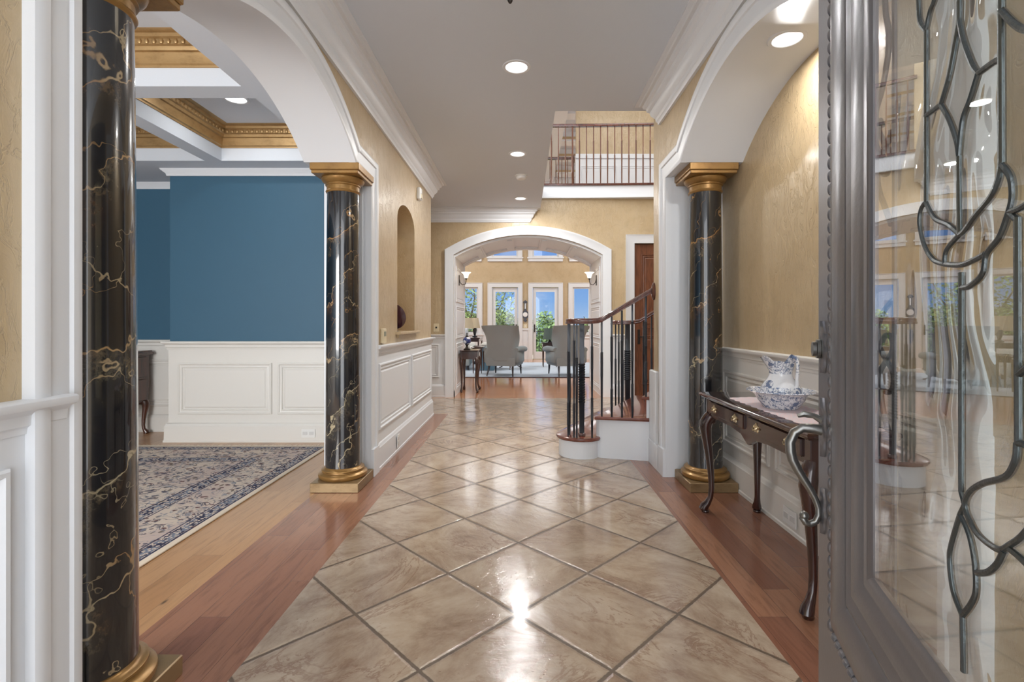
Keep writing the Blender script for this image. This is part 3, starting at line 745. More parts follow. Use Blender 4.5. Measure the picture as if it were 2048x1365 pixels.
# wooden door at the foot of the stairs
o = tag(MB().sweep([(1.81, 0), (1.81, 2.5), (2.71, 2.5), (2.71, 0)], [(0, -.01), (0, .02), (.02, .026), (.12, .026), (.14, .036), (.14, -.01)], XZ(YF), side=1).build('door_2', white), 'reddish wooden panel door in a white frame behind the stair rail', None, None, 'structure')
mb = MB().box(1.82, 2.70, YF + .03, YF + .07, .01, 2.49)
for z0, z1 in ((.2, 1.0), (1.12, 2.33)):
    for a, b in ((1.93, 2.22), (2.31, 2.6)): panel(mb, a, b, z0, z1, XZ(YF + .03))
mb.build('door_slab', doorwood, o)
h = MB().bbox(1.87, 1.91, YF + .015, YF + .03, .86, 1.1, .004).tube([(1.89, YF + .02, .98), (1.89, YF - .03, .98), (1.99, YF - .03, .975)], .01, 6)
h.build('door_handle', darkmetal, o)

# outside
def grass_m():
    m, n = newmat('garden_ground'); o = n.obj()
    n.bsdf(n.mix(n.noise(o, 2, 5), (.05, .09, .03), (.16, .18, .07)), .9); return m
struct(MB().box(-14, 14, 16.75, 19.0, -.1, -.02), 'ground', simple('terrace_stone', lin(190, 184, 172), .8, bump=20, bs=.2), 'stone terrace outside the French doors')
struct(MB().box(-60, 60, 19.0, 90, -3.2, -3.0), 'ground_garden', grass_m(), 'garden ground below the terrace')
# ================================================================== COLUMNS
def column(x, y, label):
    t = thing('column', label, 'column', (x, y, 0), 'marbled columns with gilt capitals and bases')
    MB().bbox(x - .172, x + .172, y - .18, y + .175, 0, .068, .004).build('plinth', plinth_m, t)
    base = [(.12, .068), (.158, .068), (.17, .078), (.174, .09), (.172, .102), (.16, .113), (.148, .117), (.146, .122), (.152, .128), (.151, .134), (.143, .139), (.134, .142), (.128, .15), (.12, .152)]
    MB().lathe(base, (x, y, 0), 48).build('base_moulding', gold_m, t)
    sh = [(.125, .14)] + [(.124 - .012 * (k / 12) ** 1.6, .15 + 2.03 * k / 12) for k in range(13)]
    MB().lathe(sh, (x, y, 0), 56).build('shaft', marble_m, t, 50)
    cap = [(.112, 2.155), (.119, 2.16), (.122, 2.167), (.119, 2.174), (.115, 2.176), (.115, 2.205), (.119, 2.207), (.124, 2.211), (.124, 2.217), (.118, 2.221), (.122, 2.224), (.136, 2.232), (.147, 2.244), (.151, 2.256), (.148, 2.264), (.1, 2.268)]
    MB().lathe(cap, (x, y, 0), 48).build('capital', gold_m, t)
    MB().bbox(x - .165, x + .165, y - .172, y + .172, 2.265, 2.287, .003).bbox(x - .174, x + .174, y - .18, y + .178, 2.287, 2.34, .005).build('abacus', gold_m, t)
column(-1.335, 3.675, 'marbled column between dining room and niche wall, whole shaft and capital in view')
column(-1.335, 1.52, 'nearest marbled column, cut off by the top and bottom of the photo at left')
column(1.352, 3.675, 'marbled column behind the console table on the right')

# ================================================================== ENTRY DOOR (standing open at right)
DA = (.641, 1.02); DD = (.312, .95)
dl = sqrt(DD[0] ** 2 + DD[1] ** 2); DD = (DD[0] / dl, DD[1] / dl); DN = (-DD[1], DD[0])
def DT(a, b, t): return (DA[0] + DD[0] * a + DN[0] * t, DA[1] + DD[1] * a + DN[1] * t, b)
def dp(px, py, t=0.):
    # where the sight line through a pixel meets the door leaf (s along the leaf, z up)
    q = (px - CX) / F_PX; ax, ay = DA[0] + DN[0] * t, DA[1] + DN[1] * t
    s = (ax - q * ay) / (q * DD[1] - DD[0])
    return (s, EYE - (py - CY) * (ay + DD[1] * s) / F_PX)
S0, S1, G0, G1, Z0, Z1 = -1.05, .125, -.84, -.21, .687, 2.16
door = MB().holes(S0, S1, .012, 2.42, [(G0 - .105, G1 + .105, Z0 - .105, Z1 + .105)], -.032, 0, DT)
door = tag(door.build('door_1', doorpaint), 'open pewter grey entry door with leaded glass at the right edge', None, None, 'structure')
FRM = [(0, -.002), (.003, .004), (.018, .011), (.045, .014), (.07, .012), (.09, .005), (.095, .0), (.1, .0), (.103, .006), (.113, .009), (.122, .006), (.128, .003), (.135, .003), (.139, .008), (.152, .0085), (.168, .004), (.176, -.001), (.182, -.001), (.185, .002), (.2, .002), (.21, -.004), (.21, -.012), (.11, -.014), (.09, -.014)]
inner = rect(S0 + .125, 0, Z0 - .118, Z1 + .118)
MB().sweep(inner, [(o, t) for o, t in FRM], DT, closed=True, side=1).build('glass_frame', doorpaint, door)
bd = MB()
def bead(a, b, vert):
    r0 = []; L, W = .0128, .0085
    for j in range(7):
        ph = -pi / 2 + pi * j / 6; q = max(cos(ph), .05) ** .55; l = L * sin(ph)
        r0.append([DT(a + (W * q * cos(2 * pi * k / 8) if vert else l), b + (l if vert else W * q * cos(2 * pi * k / 8)), .0005 + .0085 * q * sin(2 * pi * k / 8)) for k in range(8)])
    bd.quadstrip(r0)
z = Z0 - .118
while z < 2.27: bead(.014, z, True); z += .0268
s = -.012
while s > S0 + .12: bead(s, Z0 - .13, False); bead(s, Z1 + .13, False); s -= .0268
for zz in [Z0 - .118 + .0268 * k for k in range(64)]: bead(S0 + .113, zz, True)
bd.build('bead_moulding', doorpaint, door)
# pane and came work
MB().prism(rect(G0 - .06, G1 + .06, Z0 - .06, Z1 + .06), -.0065, -.004, DT).build('clear_pane', flat_glass, door)
def came(lines, r, t, flat=(1, 1)):
    m = MB()
    for pts in lines:
        P = [dp(x, y, t) for x, y in pts]
        # smooth through the points
        Q = []
        n = len(P)
        for i in range(n - 1):
            p0, p1, p2, p3 = P[max(i - 1, 0)], P[i], P[i + 1], P[min(i + 2, n - 1)]
            for k in range(6):
                u = k / 6
                Q.append(tuple(.5 * ((2 * p1[c]) + (-p0[c] + p2[c]) * u + (2 * p0[c] - 5 * p1[c] + 4 * p2[c] - p3[c]) * u * u + (-p0[c] + 3 * p1[c] - 3 * p2[c] + p3[c]) * u ** 3) for c in (0, 1)))
        Q.append(P[-1])
        m.tube([DT(a, b, t) for a, b in Q], r, 8)
    return m
LN = [
 [(1838, -60), (1838, 0), (1841, 42), (1853, 61)], [(1885, -60), (1870, 0), (1862, 21), (1853, 61)],
 [(1853.7, 61), (1853.7, 404)], [(1853, 404), (1843.6, 419), (1840.5, 448), (1850, 490), (1868.7, 520), (1891.7, 529)],
 [(1853, 404), (1871, 437), (1898, 450), (1921, 469)], [(1920, -80), (1920, 40)],
 [(1920, 40), (1912.6, 83), (1900, 150), (1883, 209)], [(1883, 209), (1852, 232)], [(1883, 209), (1900, 240), (1914, 280), (1919, 312)],
 [(1920, 40), (1929, 83), (1946, 129), (1958, 146)], [(1958, 146), (1987, 125), (2002, 117)],
 [(1958, 146), (1941.9, 198), (1927, 240), (1919, 312)], [(1919, 312), (1921, 469)],
 [(1921, 469), (1895, 500), (1891, 529)], [(1891, 529), (1923, 530), (1950, 520), (1972, 508)],
 [(2003, -80), (2004, 329)], [(2004, 329), (1998, 360), (1983, 394), (1954, 429), (1931, 461), (1921, 469)],
 [(2004, 329), (2022, 354), (2026, 394), (2019, 425)], [(2019, 425), (2050, 412), (2090, 380)],
 [(2019, 425), (2000, 475), (1975, 508), (1967, 547), (1942, 572), (1924, 576)],
 [(2019, 425), (2036, 440)], [(2036, 435), (2038, 887)], [(1924, 545), (1924, 985)],
 [(2036, 887), (2032, 923), (2012, 954), (1965, 968), (1941, 985), (1931, 1011), (1941, 1042), (1960, 1073), (1997, 1100), (2022, 1091), (2048, 1071), (2075, 1030), (2080, 980), (2060, 900), (2036, 887)],
 [(2009, 1103), (1996, 1129), (1977, 1145), (1955, 1147)], [(1922, 1030), (1903.8, 1093), (1901, 1127), (1908, 1183), (1926, 1232)],
 [(1922, 1030), (1940, 1071), (1951, 1127), (1953, 1183), (1942, 1212), (1926, 1232)], [(1931, 1011), (1922, 1030)], [(1924, 985), (1931, 1011)],
 [(1926, 1232), (1928, 1312), (1928, 1345)], [(2022, 1100), (2048, 1122), (2100, 1180)], [(2038, 750), (2100, 700)], [(2003, 20), (2050, 60), (2110, 40)]]
came(LN, .0034, -.005).build('lead_came', lead_m, door)
# swirled glass areas sit between the cames as one sheet behind the clear pane
g0 = dp(1796, 600, -.01)[0]
MB().prism(rect(G0 - .06, g0, Z0 - .06, Z1 + .06), -.0115, -.009, DT).build('swirl_pane', swirl_m, door)
# wrought grille on the outer side
GR = [[(1790, -80), (1790, 1500)], [(1768, -80), (1771, 20), (1777, 60), (1776, 110), (1764, 180), (1752, 225), (1748, 270), (1756, 300), (1768, 318), (1775, 340)],
      [(1742, 190), (1750, 225), (1758, 262), (1772, 288), (1784, 270)], [(1784, 262), (1772, 290), (1762, 320), (1764, 345), (1774, 348), (1780, 325), (1778, 300), (1768, 294)],
      [(1765, 252), (1760, 240)], [(1754, 340), (1758, 380), (1772, 420), (1783, 450)], [(1752, 345), (1746, 400), (1738, 440)],
      [(1738, 600), (1748, 630), (1755, 655), (1766, 625), (1786, 600)], [(1755, 655), (1758, 690), (1768, 712), (1782, 735)],
      [(1763, 688), (1768, 675), (1778, 670), (1786, 685), (1784, 705), (1770, 726), (1760, 745), (1762, 770), (1772, 785), (1784, 780), (1788, 755), (1782, 735)],
      [(1745, 690), (1742, 670), (1736, 668)], [(1755, 655), (1748, 700), (1742, 730), (1748, 755), (1760, 745)],
      [(1760, 780), (1768, 830), (1776, 860)], [(1755, 780), (1748, 840), (1742, 870)]]
came(GR, .0042, -.022).build('iron_grille', simple('grille_paint', (.10, .10, .10), .45, .5), door)
# handle set
SH = .078
hp = [(.0, .962), (.02, .966), (.042, .966), (.058, .955), (.067, .933), (.066, .912), (.062, .893), (.052, .872), (.042, .855), (.028, .832), (.018, .812), (.011, .792), (.010, .775), (.016, .76), (.026, .753), (.036, .755), (.041, .764), (.038, .772)]
hr = [.0125, .011, .010, .0105, .011, .011, .0105, .0098, .009, .008, .0072, .0068, .0068, .007, .0075, .008, .0085, .006]
m = MB().tube([DT(SH, b, a) for a, b in hp], hr, 12); m.ell(DT(SH, .770, .039), (.010, .010, .010))
m.build('door_handle', handle_m, door)
def leafplate(z0, z1, w):
    m = MB(); n = 16; rings = []
    for k in range(n + 1):
        u = k / n; zz = z0 + (z1 - z0) * u; ww = w * max(.05, sin(pi * u)) ** .6 * (1 + .18 * sin(6 * pi * u))
        rings.append([DT(SH - ww, zz, -.001), DT(SH - ww * .8, zz, .004), DT(SH, zz, .008), DT(SH + ww * .8, zz, .004), DT(SH + ww, zz, -.001)])
    m.quadstrip(rings); return m
leafplate(.905, 1.035, .022).build('handle_plate', doorpaint, door); leafplate(.735, .835, .02).build('handle_plate', doorpaint, door)
MB().tube([DT(SH, .985, .004), DT(SH, .994, .02), DT(SH, .997, .04), DT(SH, .992, .052)], [.008, .006, .007, .004], 8).build('thumb_latch', handle_m, door)
leafplate(1.09, 1.205, .026).build('lock_plate', doorpaint, door)
kb = MB(); 
for t0, r in ((.004, .020), (.012, .018), (.02, .014)): kb.quadstrip([[DT(SH + r * .8 * cos(2 * pi * k / 20), 1.143 + r * 1.15 * sin(2 * pi * k / 20), tt) for k in range(20)] for tt in (t0 - .004, t0 + .003)])
kb.build('deadbolt_turn', handle_m, door)

# ================================================================== CEILING AND WALL FITTINGS
def can_light(x, y, z, label, r=.075, power=22.):
    t = thing('recessed_light', label, 'recessed light', (x, y, z), 'round recessed ceiling lights')
    ring = [(r, -.001), (r + .002, -.006), (r + .02, -.005), (r + .024, 0.0), (r + .024, .002), (r, .002)]
    m = MB()
    m.quadstrip([[(x + q * cos(2 * pi * k / 40), y + q * sin(2 * pi * k / 40), z + h) for q, h in ring] for k in range(40)], closed_path=True)
    m.build('trim_ring', white, t)
    MB().lathe([(r, .0), (.0001, .0)], (x, y, z - .0015), 32, caps=False).build('lamp_lens', lens, t)
    l = area_light('can_lamp', (x, y, z - .012), (0, 0, 0), r * 1.8, power, (1, .985, .96), shape='DISK')
    return t
can_light(-.047, 3.57, H, 'recessed light nearest the front door, largest in the hall ceiling', .078, 8.)
can_light(-.06, 5.4, H, 'middle recessed light of the three down the hall ceiling')
can_light(-.037, 7.33, H, 'farthest recessed light in the hall ceiling, close to the end wall')
can_light(1.345, 2.52, 2.65, 'recessed light under the arch on the right, above the console table', .07, 8.)
can_light(-2.39, 4.12, 3.07, 'recessed light in the gold-trimmed coffer of the dining room', .08, 4)

t = thing('smoke_detector', 'white round smoke detector between the two far hall ceiling lights', 'smoke detector', (-.025, 6.2, H))
MB().lathe([(.001, -.045), (.05, -.045), (.062, -.035), (.065, -.02), (.065, 0)], (-.025, 6.2, H), 28).build('housing', platew, t)
MB().lathe([(.066, -.012), (.075, -.01), (.078, 0)], (-.025, 6.2, H), 28).build('base_ring', platew, t)
t = thing('pendant_lantern', 'bronze hanging light whose finial tip shows at the top edge of the photo', 'chandelier', (-.052, 2.0, H))
MB().lathe([(.001, 2.492), (.006, 2.495), (.011, 2.505), (.008, 2.515), (.005, 2.52), (.013, 2.53), (.019, 2.545), (.013, 2.56), (.006, 2.565), (.006, 2.62), (.02, 2.66)], (-.052, 2.0, 0), 20).build('finial', darkmetal, t)
MB().lathe([(.02, 2.66), (.09, 2.68), (.12, 2.74), (.11, 2.86), (.05, 2.9), (.01, 2.91)], (-.052, 2.0, 0), 24).build('bowl', shade_glow, t)
MB().lathe([(.006, 2.9), (.006, 3.02), (.05, 3.03), (.06, 3.05)], (-.052, 2.0, 0), 16).build('stem', darkmetal, t)

def sconce(x, y, sd, label):
    t = thing('wall_sconce', label, 'wall sconce', (x, y, 1.9), 'glass tulip sconces in the passage')
    m = MB().bbox(x if sd > 0 else x - .02, x + .02 if sd > 0 else x, y - .03, y + .03, 1.86, 2.04, .004)
    m.build('backplate', darkmetal, t)
    P = [(x + sd * .015, y, 1.97), (x + sd * .03, y, 1.91), (x + sd * .07, y, 1.87), (x + sd * .12, y, 1.885), (x + sd * .135, y, 1.94), (x + sd * .135, y, 1.975)]
    MB().tube(P, .007, 8).lathe([(.007, 1.96), (.022, 1.975), (.026, 1.99), (.02, 1.995)], (x + sd * .135, y, 0), 16).build('arm', darkmetal, t)
    MB().lathe([(.024, 1.985), (.034, 2.0), (.04, 2.03), (.052, 2.06), (.078, 2.08), (.086, 2.09), (.08, 2.088), (.05, 2.066), (.034, 2.03), (.02, 1.995)], (x + sd * .135, y, 0), 24).build('glass_shade', shade_glow, t)
sconce(PC - PW, 8.64, 1, 'sconce with glowing glass shade on the left side of the passage')
sconce(PC + PW, 8.64, -1, 'sconce with glowing glass shade on the right side of the passage')

def plate(name, label, cat, c, hw, hh, to, parts, group=None):
    t = thing(name, label, cat, c, group)
    m = MB(); m.prism(rect(-hw, hw, -hh, hh), 0, .005, to); m.build('cover_plate', parts[0], t)
    for pn, pm, rs in parts[1]:
        for (a0, a1, b0, b1, th) in rs: MB().prism(rect(a0, a1, b0, b1), .004, th, to).build(pn, pm, t)
    return t
ov = lambda mat_: (mat_, [('socket', simple('socket_face', lin(206, 206, 204), .4), [(-.055, -.01, -.016, .016, .008), (.01, .055, -.016, .016, .008)])])
def TO(c, u, n_): return lambda a, b, t: (c[0] + u[0] * a + n_[0] * t, c[1] + u[1] * a + n_[1] * t, c[2] + b)
c = (XA - .034, 2.82, .095); plate('wall_outlet', 'white electrical outlet low on the wall under the console table', 'outlet', c, .068, .045, TO(c, (0, 1), (-1, 0)), ov(platew), 'white wall outlets')
c = (-2.16, 5.012 - .03, .092); plate('wall_outlet', 'white electrical outlet in the dining room baseboard beside the column', 'outlet', c, .068, .042, TO(c, (1, 0), (0, -1)), ov(platew), 'white wall outlets')
c = (XL + .034, 4.62, .105); plate('wall_outlet', 'white electrical outlet in the baseboard below the niche wall', 'outlet', c, .04, .055, TO(c, (0, -1), (1, 0)), (platew, [('socket', simple('socket_face2', lin(206, 206, 204), .4), [(-.015, .015, -.04, -.008, .008), (-.015, .015, .008, .04, .008)])]), 'white wall outlets')
c = (-1.41, YF, 1.13); plate('light_switch', 'ivory switch plate on the end wall left of the passage arch', 'light switch', c, .045, .065, TO(c, (1, 0), (0, -1)), (plateiv, [('toggle', black, [(-.012, .012, -.014, .014, .012)])]))
c = (.075, YW, 1.11); plate('light_switch', 'small ivory switch plate under the barometer', 'light switch', c, .06, .07, TO(c, (1, 0), (0, -1)), (plateiv, [('toggle', platew, [(-.012, .012, -.02, .02, .012)])]))
t = thing('thermostat', 'beige thermostat on the niche wall just above the chair rail', 'thermostat', (XL, 4.2, 1.1))
MB().bbox(XL, XL + .03, 4.15, 4.25, 1.03, 1.155, .006).build('housing', plateiv, t); MB().box(XL + .03, XL + .032, 4.17, 4.23, 1.09, 1.13).build('display', simple('display_grey', lin(150, 150, 130), .2), t)
t = thing('motion_sensor', 'white alarm sensor high on the wall above the niche', 'motion sensor', (XL, 5.63, 2.67))
MB().bbox(XL, XL + .045, 5.58, 5.68, 2.6, 2.74, .01).build('housing', platew, t); MB().bbox(XL + .04, XL + .052, 5.595, 5.665, 2.615, 2.67, .005).build('sensor_window', plateiv, t)

# plate on its stand in the niche
t = thing('decorative_plate', 'dark plum plate leaning on a stand in the wall niche', 'plate', (XL - .08, 4.86, 1.12))
m = MB(); cpt = Vector((XL - .075, 4.83, 1.262)); ax = Vector((.18, .93, .28)).normalized(); u = ax.cross(Vector((0, 0, 1))).normalized(); v = u.cross(ax)
m.quadstrip([[tuple(cpt + ax * h + (u * cos(2 * pi * k / 32) + v * sin(2 * pi * k / 32)) * r) for k in range(32)] for r, h in ((.001, -.004), (.07, -.004), (.13, .016), (.132, .02), (.07, .004), (.001, .004))])
m.build('dish', simple('plum_glaze', (.06, .018, .03), .15, coat=.8), t)
MB().tube([(XL - .10, 4.84, 1.122), (XL - .10, 4.80, 1.126), (XL - .11, 4.86, 1.2)], .005, 6).tube([(XL - .04, 4.84, 1.122), (XL - .04, 4.80, 1.126), (XL - .05, 4.86, 1.2)], .005, 6).bbox(XL - .12, XL - .03, 4.79, 4.88, 1.12, 1.128, .002).build('stand', simple('blue_stand', (.02, .04, .12), .3), t)

# ================================================================== CONSOLE TABLE, PITCHER, BASIN, RUNNER
def cab_leg(x, y, zt, dx, dy, k=1., r=.026, zf=0.):
    # cabriole leg: knee bows out towards (dx,dy), slim ankle, scrolled pad foot on a small disc
    prof = [(1., .0, 1.35), (.97, .012, 1.45), (.92, .026, 1.5), (.86, .03, 1.4), (.76, .024, 1.15), (.6, .012, .92), (.42, .002, .76), (.26, -.002, .66), (.16, .004, .64), (.1, .018, .8), (.06, .034, 1.05), (.035, .04, 1.1), (.022, .036, .8), (.016, .03, .6)]
    h = zt - zf; m = MB()
    m.tube([(x + dx * o * k, y + dy * o * k, zf + h * q) for q, o, rr in prof], [r * rr for q, o, rr in prof], 12, up=(1, 0, 0))
    q = prof[-1]; m.lathe([(.012, 0), (.022, .0), (.024, .006), (.022, .013), (.01, .016)], (x + dx * q[1] * k, y + dy * q[1] * k, zf), 14)
    return m
TX0, TX1, TY0, TY1 = 1.15, 1.515, 1.99, 3.17
t = thing('console_table', 'dark mahogany console table with cabriole legs and brass pulls against the right wall', 'console table', (1.34, 2.55, 0))
top = MB(); top.quadstrip([[(TX0 - i, TY0 - i, z), (TX1, TY0 - i, z), (TX1, TY1 + i, z), (TX0 - i, TY1 + i, z)] for i, z in ((0, .728), (.006, .733), (.01, .739), (.016, .742), (.018, .75), (.014, .756), (.008, .76))])
top.build('table_top', mahog_top, t)
ax0 = TX0 + .022
ap = MB(); N_ = 40
def low_edge(u):   # scalloped lower edge of the apron, drop in the middle
    d = abs(u - .5); return .615 - .05 * max(0, 1 - (d / .07)) ** .6 if d < .07 else .617 - .012 * max(0, 1 - (d - .07) / .12)
ap.quadstrip([[(ax0, TY0 + .03 + (TY1 - TY0 - .06) * k / N_, low_edge(k / N_)), (ax0, TY0 + .03 + (TY1 - TY0 - .06) * k / N_, .73), (ax0 + .02, TY0 + .03 + (TY1 - TY0 - .06) * k / N_, .73), (ax0 + .02, TY0 + .03 + (TY1 - TY0 - .06) * k / N_, low_edge(k / N_))] for k in range(N_ + 1)])
ap.box(ax0 + .02, TX1 - .02, TY0 + .03, TY0 + .05, .6, .73).box(ax0 + .02, TX1 - .02, TY1 - .05, TY1 - .03, .6, .73).box(TX1 - .04, TX1 - .02, TY0 + .05, TY1 - .05, .6, .73)
for (lx, ly) in ((ax0 - .004, TY0 + .02), (ax0 - .004, TY1 - .062), (TX1 - .055, TY0 + .02), (TX1 - .055, TY1 - .062)): ap.bbox(lx, lx + .045, ly, ly + .045, .57, .73, .004)
ap.build('apron', mahog, t)
for y0, y1 in ((2.61, 3.10), (2.07, 2.56)):
    d = MB().bbox(ax0 - .012, ax0 + .004, y0, y1, .640, .718, .005).build('drawer', mahog, t)
    for y in (y0 + .1, y1 - .1):
        m = MB(); n = 40
        m.quadstrip([[(ax0 - .012 - h, y + r * .95 * cos(2 * pi * k / n) * (1 + .16 * sin(10 * pi * k / n)), .679 + r * .85 * sin(2 * pi * k / n) * (1 + .16 * sin(10 * pi * k / n))) for k in range(n)] for r, h in ((.027, 0), (.026, .003), (.02, .004), (.013, .003), (.008, .006))])
        m.tube([(ax0 - .014, y - .018, .684), (ax0 - .026, y - .014, .676), (ax0 - .03, y, .668), (ax0 - .026, y + .014, .676), (ax0 - .014, y + .018, .684)], .0028, 6)
        m.ell((ax0 - .018, y - .018, .684), (.004, .004, .004), 8, 5).ell((ax0 - .018, y + .018, .684), (.004, .004, .004), 8, 5)
        m.build('drawer_pull', brass, d)
for (x, y, dx, dy) in ((ax0 + .018, TY0 + .042, -1, -.6), (ax0 + .018, TY1 - .04, -1, .6), (TX1 - .033, TY0 + .042, .3, -1), (TX1 - .033, TY1 - .04, .2, .6)):
    cab_leg(x, y, .62, dx, dy, 1.0, .026).build('leg', mahog, t)
RZ = .7606
t = thing('table_runner', 'pink lace runner lying across the console table under the basin', 'table runner', (1.34, 2.5, RZ))
m = MB(); cx_, cy_ = 1.345, 2.46; hx_, hy_ = .135, .44; P = []
for (a, b, c_, d_) in ((-1, -1, 1, -1), (1, -1, 1, 1), (1, 1, -1, 1), (-1, 1, -1, -1)):
    n = 10 if b == d_ else 26
    for k in range(n):
        u = k / n; x = cx_ + hx_ * (a + (c_ - a) * u); y = cy_ + hy_ * (b + (d_ - b) * u)
        if b != d_: x += a * (.012 * abs(sin(u * n * pi / 2)) )
        else: y += b * (.012 * abs(sin(u * n * pi / 2)) + .03 * (1 - abs(2 * u - 1)))
        P.append((x, y))
m.prism(P, RZ, RZ + .0022); m.build('cloth', lace_m, t)
tag(t)
BX, BY, BZ = 1.335, 2.565, RZ + .0024
t = thing('wash_basin', 'blue and white patterned wash basin on the pink runner', 'basin', (BX, BY, BZ))
m = MB(); sc = lambda a, z: 1 + (.035 * abs(sin(5 * a)) if z > .07 else 0)
m.lathe([(r_ * .96, z_) for r_, z_ in [(.001, .0), (.085, .0), (.09, .004), (.092, .008), (.1, .02), (.118, .045), (.13, .07), (.152, .083), (.166, .088), (.164, .093), (.15, .088), (.127, .075), (.112, .045), (.09, .016), (.001, .012)]], (BX, BY, BZ), 64, mod=sc)
m.build('bowl', china_m, t, 50)
PZ = BZ + .0125
t = thing('water_pitcher', 'white pitcher with blue flowers standing in the basin', 'pitcher', (BX, BY, PZ))
t['label'] = 'white pitcher with blue flowers and frilled lip standing in the basin'
m = MB(); prof = [(.001, 0), (.05, 0), (.054, .004), (.056, .01), (.07, .025), (.088, .05), (.095, .072), (.091, .095), (.076, .12), (.058, .145), (.052, .165), (.052, .18), (.058, .2), (.066, .222), (.07, .235), (.067, .235), (.06, .215), (.048, .185), (.046, .16), (.05, .14)]
prof = [(r * 1.04, z * .98) for r, z in prof]
rings = []
n = 48
for r, z in prof:
    ring = []
    for k in range(n):
        a = 2 * pi * k / n; zz, rr = z, r
        f = max(0, (z - .178) / .043)
        sp = max(0, cos(a - pi * 1.06)) ** 3       # spout towards the hall
        bk = max(0, cos(a - radians(-66))) ** 4
        zz += f * (.022 * sp + .03 * bk - .018 * (1 - sp - bk) + .005 * cos(9 * a)); rr *= 1 + f * (.35 * sp + .05 * cos(9 * a))
        ring.append((BX + rr * cos(a), BY + rr * sin(a), PZ + zz))
    rings.append(ring)
m.quadstrip(rings); m.build('body', china_m, t, 60)
ha = radians(-66)
HP = [(.062, .245), (.074, .256), (.092, .248), (.098, .212), (.096, .174), (.092, .141), (.093, .113), (.084, .094)]
MB().tube([(BX + cos(ha) * r, BY + sin(ha) * r, PZ + z) for r, z in HP], [.008, .009, .009, .0085, .008, .008, .009, .01], 10).build('handle', china_m, t, 60)

# ================================================================== RUG and commode in the dining room
RX, RY, HX, HY = -2.93, 2.97, 1.055, 1.83
t = thing('persian_rug', 'cream and navy floral Persian rug with a fringe on the dining room floor', 'rug', (RX, RY, 0))
MB().bbox(RX - HX, RX + HX, RY - HY, RY + HY, 0.0005, .011, .003).build('pile', rug_mat(HX, HY), t)
m = MB()
for sgn in (1, -1):
    k = 0
    while k < 180:
        x = RX - HX + .01 + (2 * HX - .02) * k / 179; L = random.uniform(.05, .075); dx = random.uniform(-.012, .012); y = RY + sgn * HY
        m.quadstrip([[(x - .006, y - sgn * .002, .007), (x + .006, y - sgn * .002, .007), (x, y, .002)], [(x + dx - .006, y + sgn * L, .004), (x + dx + .006, y + sgn * L, .004), (x + dx, y + sgn * L, .001)]])
        k += 1
tag(m.build('fringe', simple('rug_fringe', lin(224, 210, 188), .95), t), kind='stuff')

CX0, CX1, CY0, CY1 = -4.56, -4.075, 4.35, 5.42
t = thing('commode', 'dark brown commode with cabriole legs seen past the nearest column in the dining room', 'commode', (-4.3, 4.9, 0))
m = MB(); m.quadstrip([[(CX0, CY0 - i, z), (CX1 + i, CY0 - i, z), (CX1 + i, CY1 + i, z), (CX0, CY1 + i, z)] for i, z in ((.0, .855), (.012, .862), (.02, .872), (.02, .882), (.008, .892), (.008, .905))])
m.build('top', commode_m, t)
m = MB(); m.quadstrip([[(CX0 + .01, CY0 + .01, z), (CX1 - .01 - q, CY0 + .01, z), (CX1 - .01 - q, CY1 - .01, z), (CX0 + .01, CY1 - .01, z)] for z, q in ((.33, .03), (.36, .012), (.55, -.004), (.7, .002), (.856, .0))]); m.build('body', commode_m, t)
for z0, z1 in ((.37, .6), (.62, .84)):
    d = MB().bbox(CX1 - .02, CX1 + .006, CY0 + .06, CY1 - .06, z0, z1, .006).build('drawer', commode_m, t)
    for y in (CY0 + .25, CY1 - .25): MB().tube([(CX1, y - .04, (z0 + z1) / 2), (CX1 + .03, y, (z0 + z1) / 2 - .015), (CX1, y + .04, (z0 + z1) / 2)], .005, 6).build('drawer_pull', brass, d)
for x, y, dx, dy in ((CX1 - .045, CY1 - .045, .7, .5), (CX1 - .045, CY0 + .045, .7, -.5), (CX0 + .045, CY1 - .045, -.1, .5), (CX0 + .045, CY0 + .045, -.1, -.5)): cab_leg(x, y, .36, dx, dy, .8, .026, .0 if x < CX1 - .1 else .0).build('leg', commode_m, t)
# ================================================================== STAIRCASE
def cap_arc(c, r, a0, a1, n=20): return arc(c, r, a0, a1, n)
t = thing('staircase', 'white and cherry staircase with a rounded first step rising right behind the wall', 'staircase', (1.0, 5.0, 0))
A, B = (.53, 4.555), (1.15, 5.80)
def step1(r, near): return cap_arc(A, r, -52, -206, 24) + cap_arc(B, r, 154, 40, 20) + [(3.1, B[1] + .12), (3.1, 4.6), (.75, 4.6)]
MB().prism(step1(.2, 4.32), 0, .155).build('riser', white, t)
tr = step1(.2, 4.32)
def nosed(poly, z0, z1, o=.026):
    m = MB(); c = [(p[0], p[1]) for p in poly]; n = len(c); rings = []
    for off, z in ((0., z0), (o * .8, z0 + .003), (o, (z0 + z1) / 2), (o * .8, z1 - .003), (o * .55, z1)):
        ring = []
        for i in range(n):
            p, q, s_ = c[i - 1], c[i], c[(i + 1) % n]
            def nr(u, v):
                dx, dy = v[0] - u[0], v[1] - u[1]; l = sqrt(dx * dx + dy * dy) or 1; return (dy / l, -dx / l)
            n0, n1 = nr(p, q), nr(q, s_); k = max(.5, 1 + n0[0] * n1[0] + n0[1] * n1[1])
            ring.append((q[0] - (n0[0] + n1[0]) / k * off, q[1] - (n0[1] + n1[1]) / k * off, z))
        rings.append(ring)
    m.quadstrip(rings); return m
nosed(tr, .155, .187).build('tread', tread_m, t)
s2 = [(.68, 4.415), (1.285, 5.63), (3.1, 5.63), (3.1, 4.30), (1.10, 4.32)]
MB().prism(s2, .187, .342).build('riser', white, t)
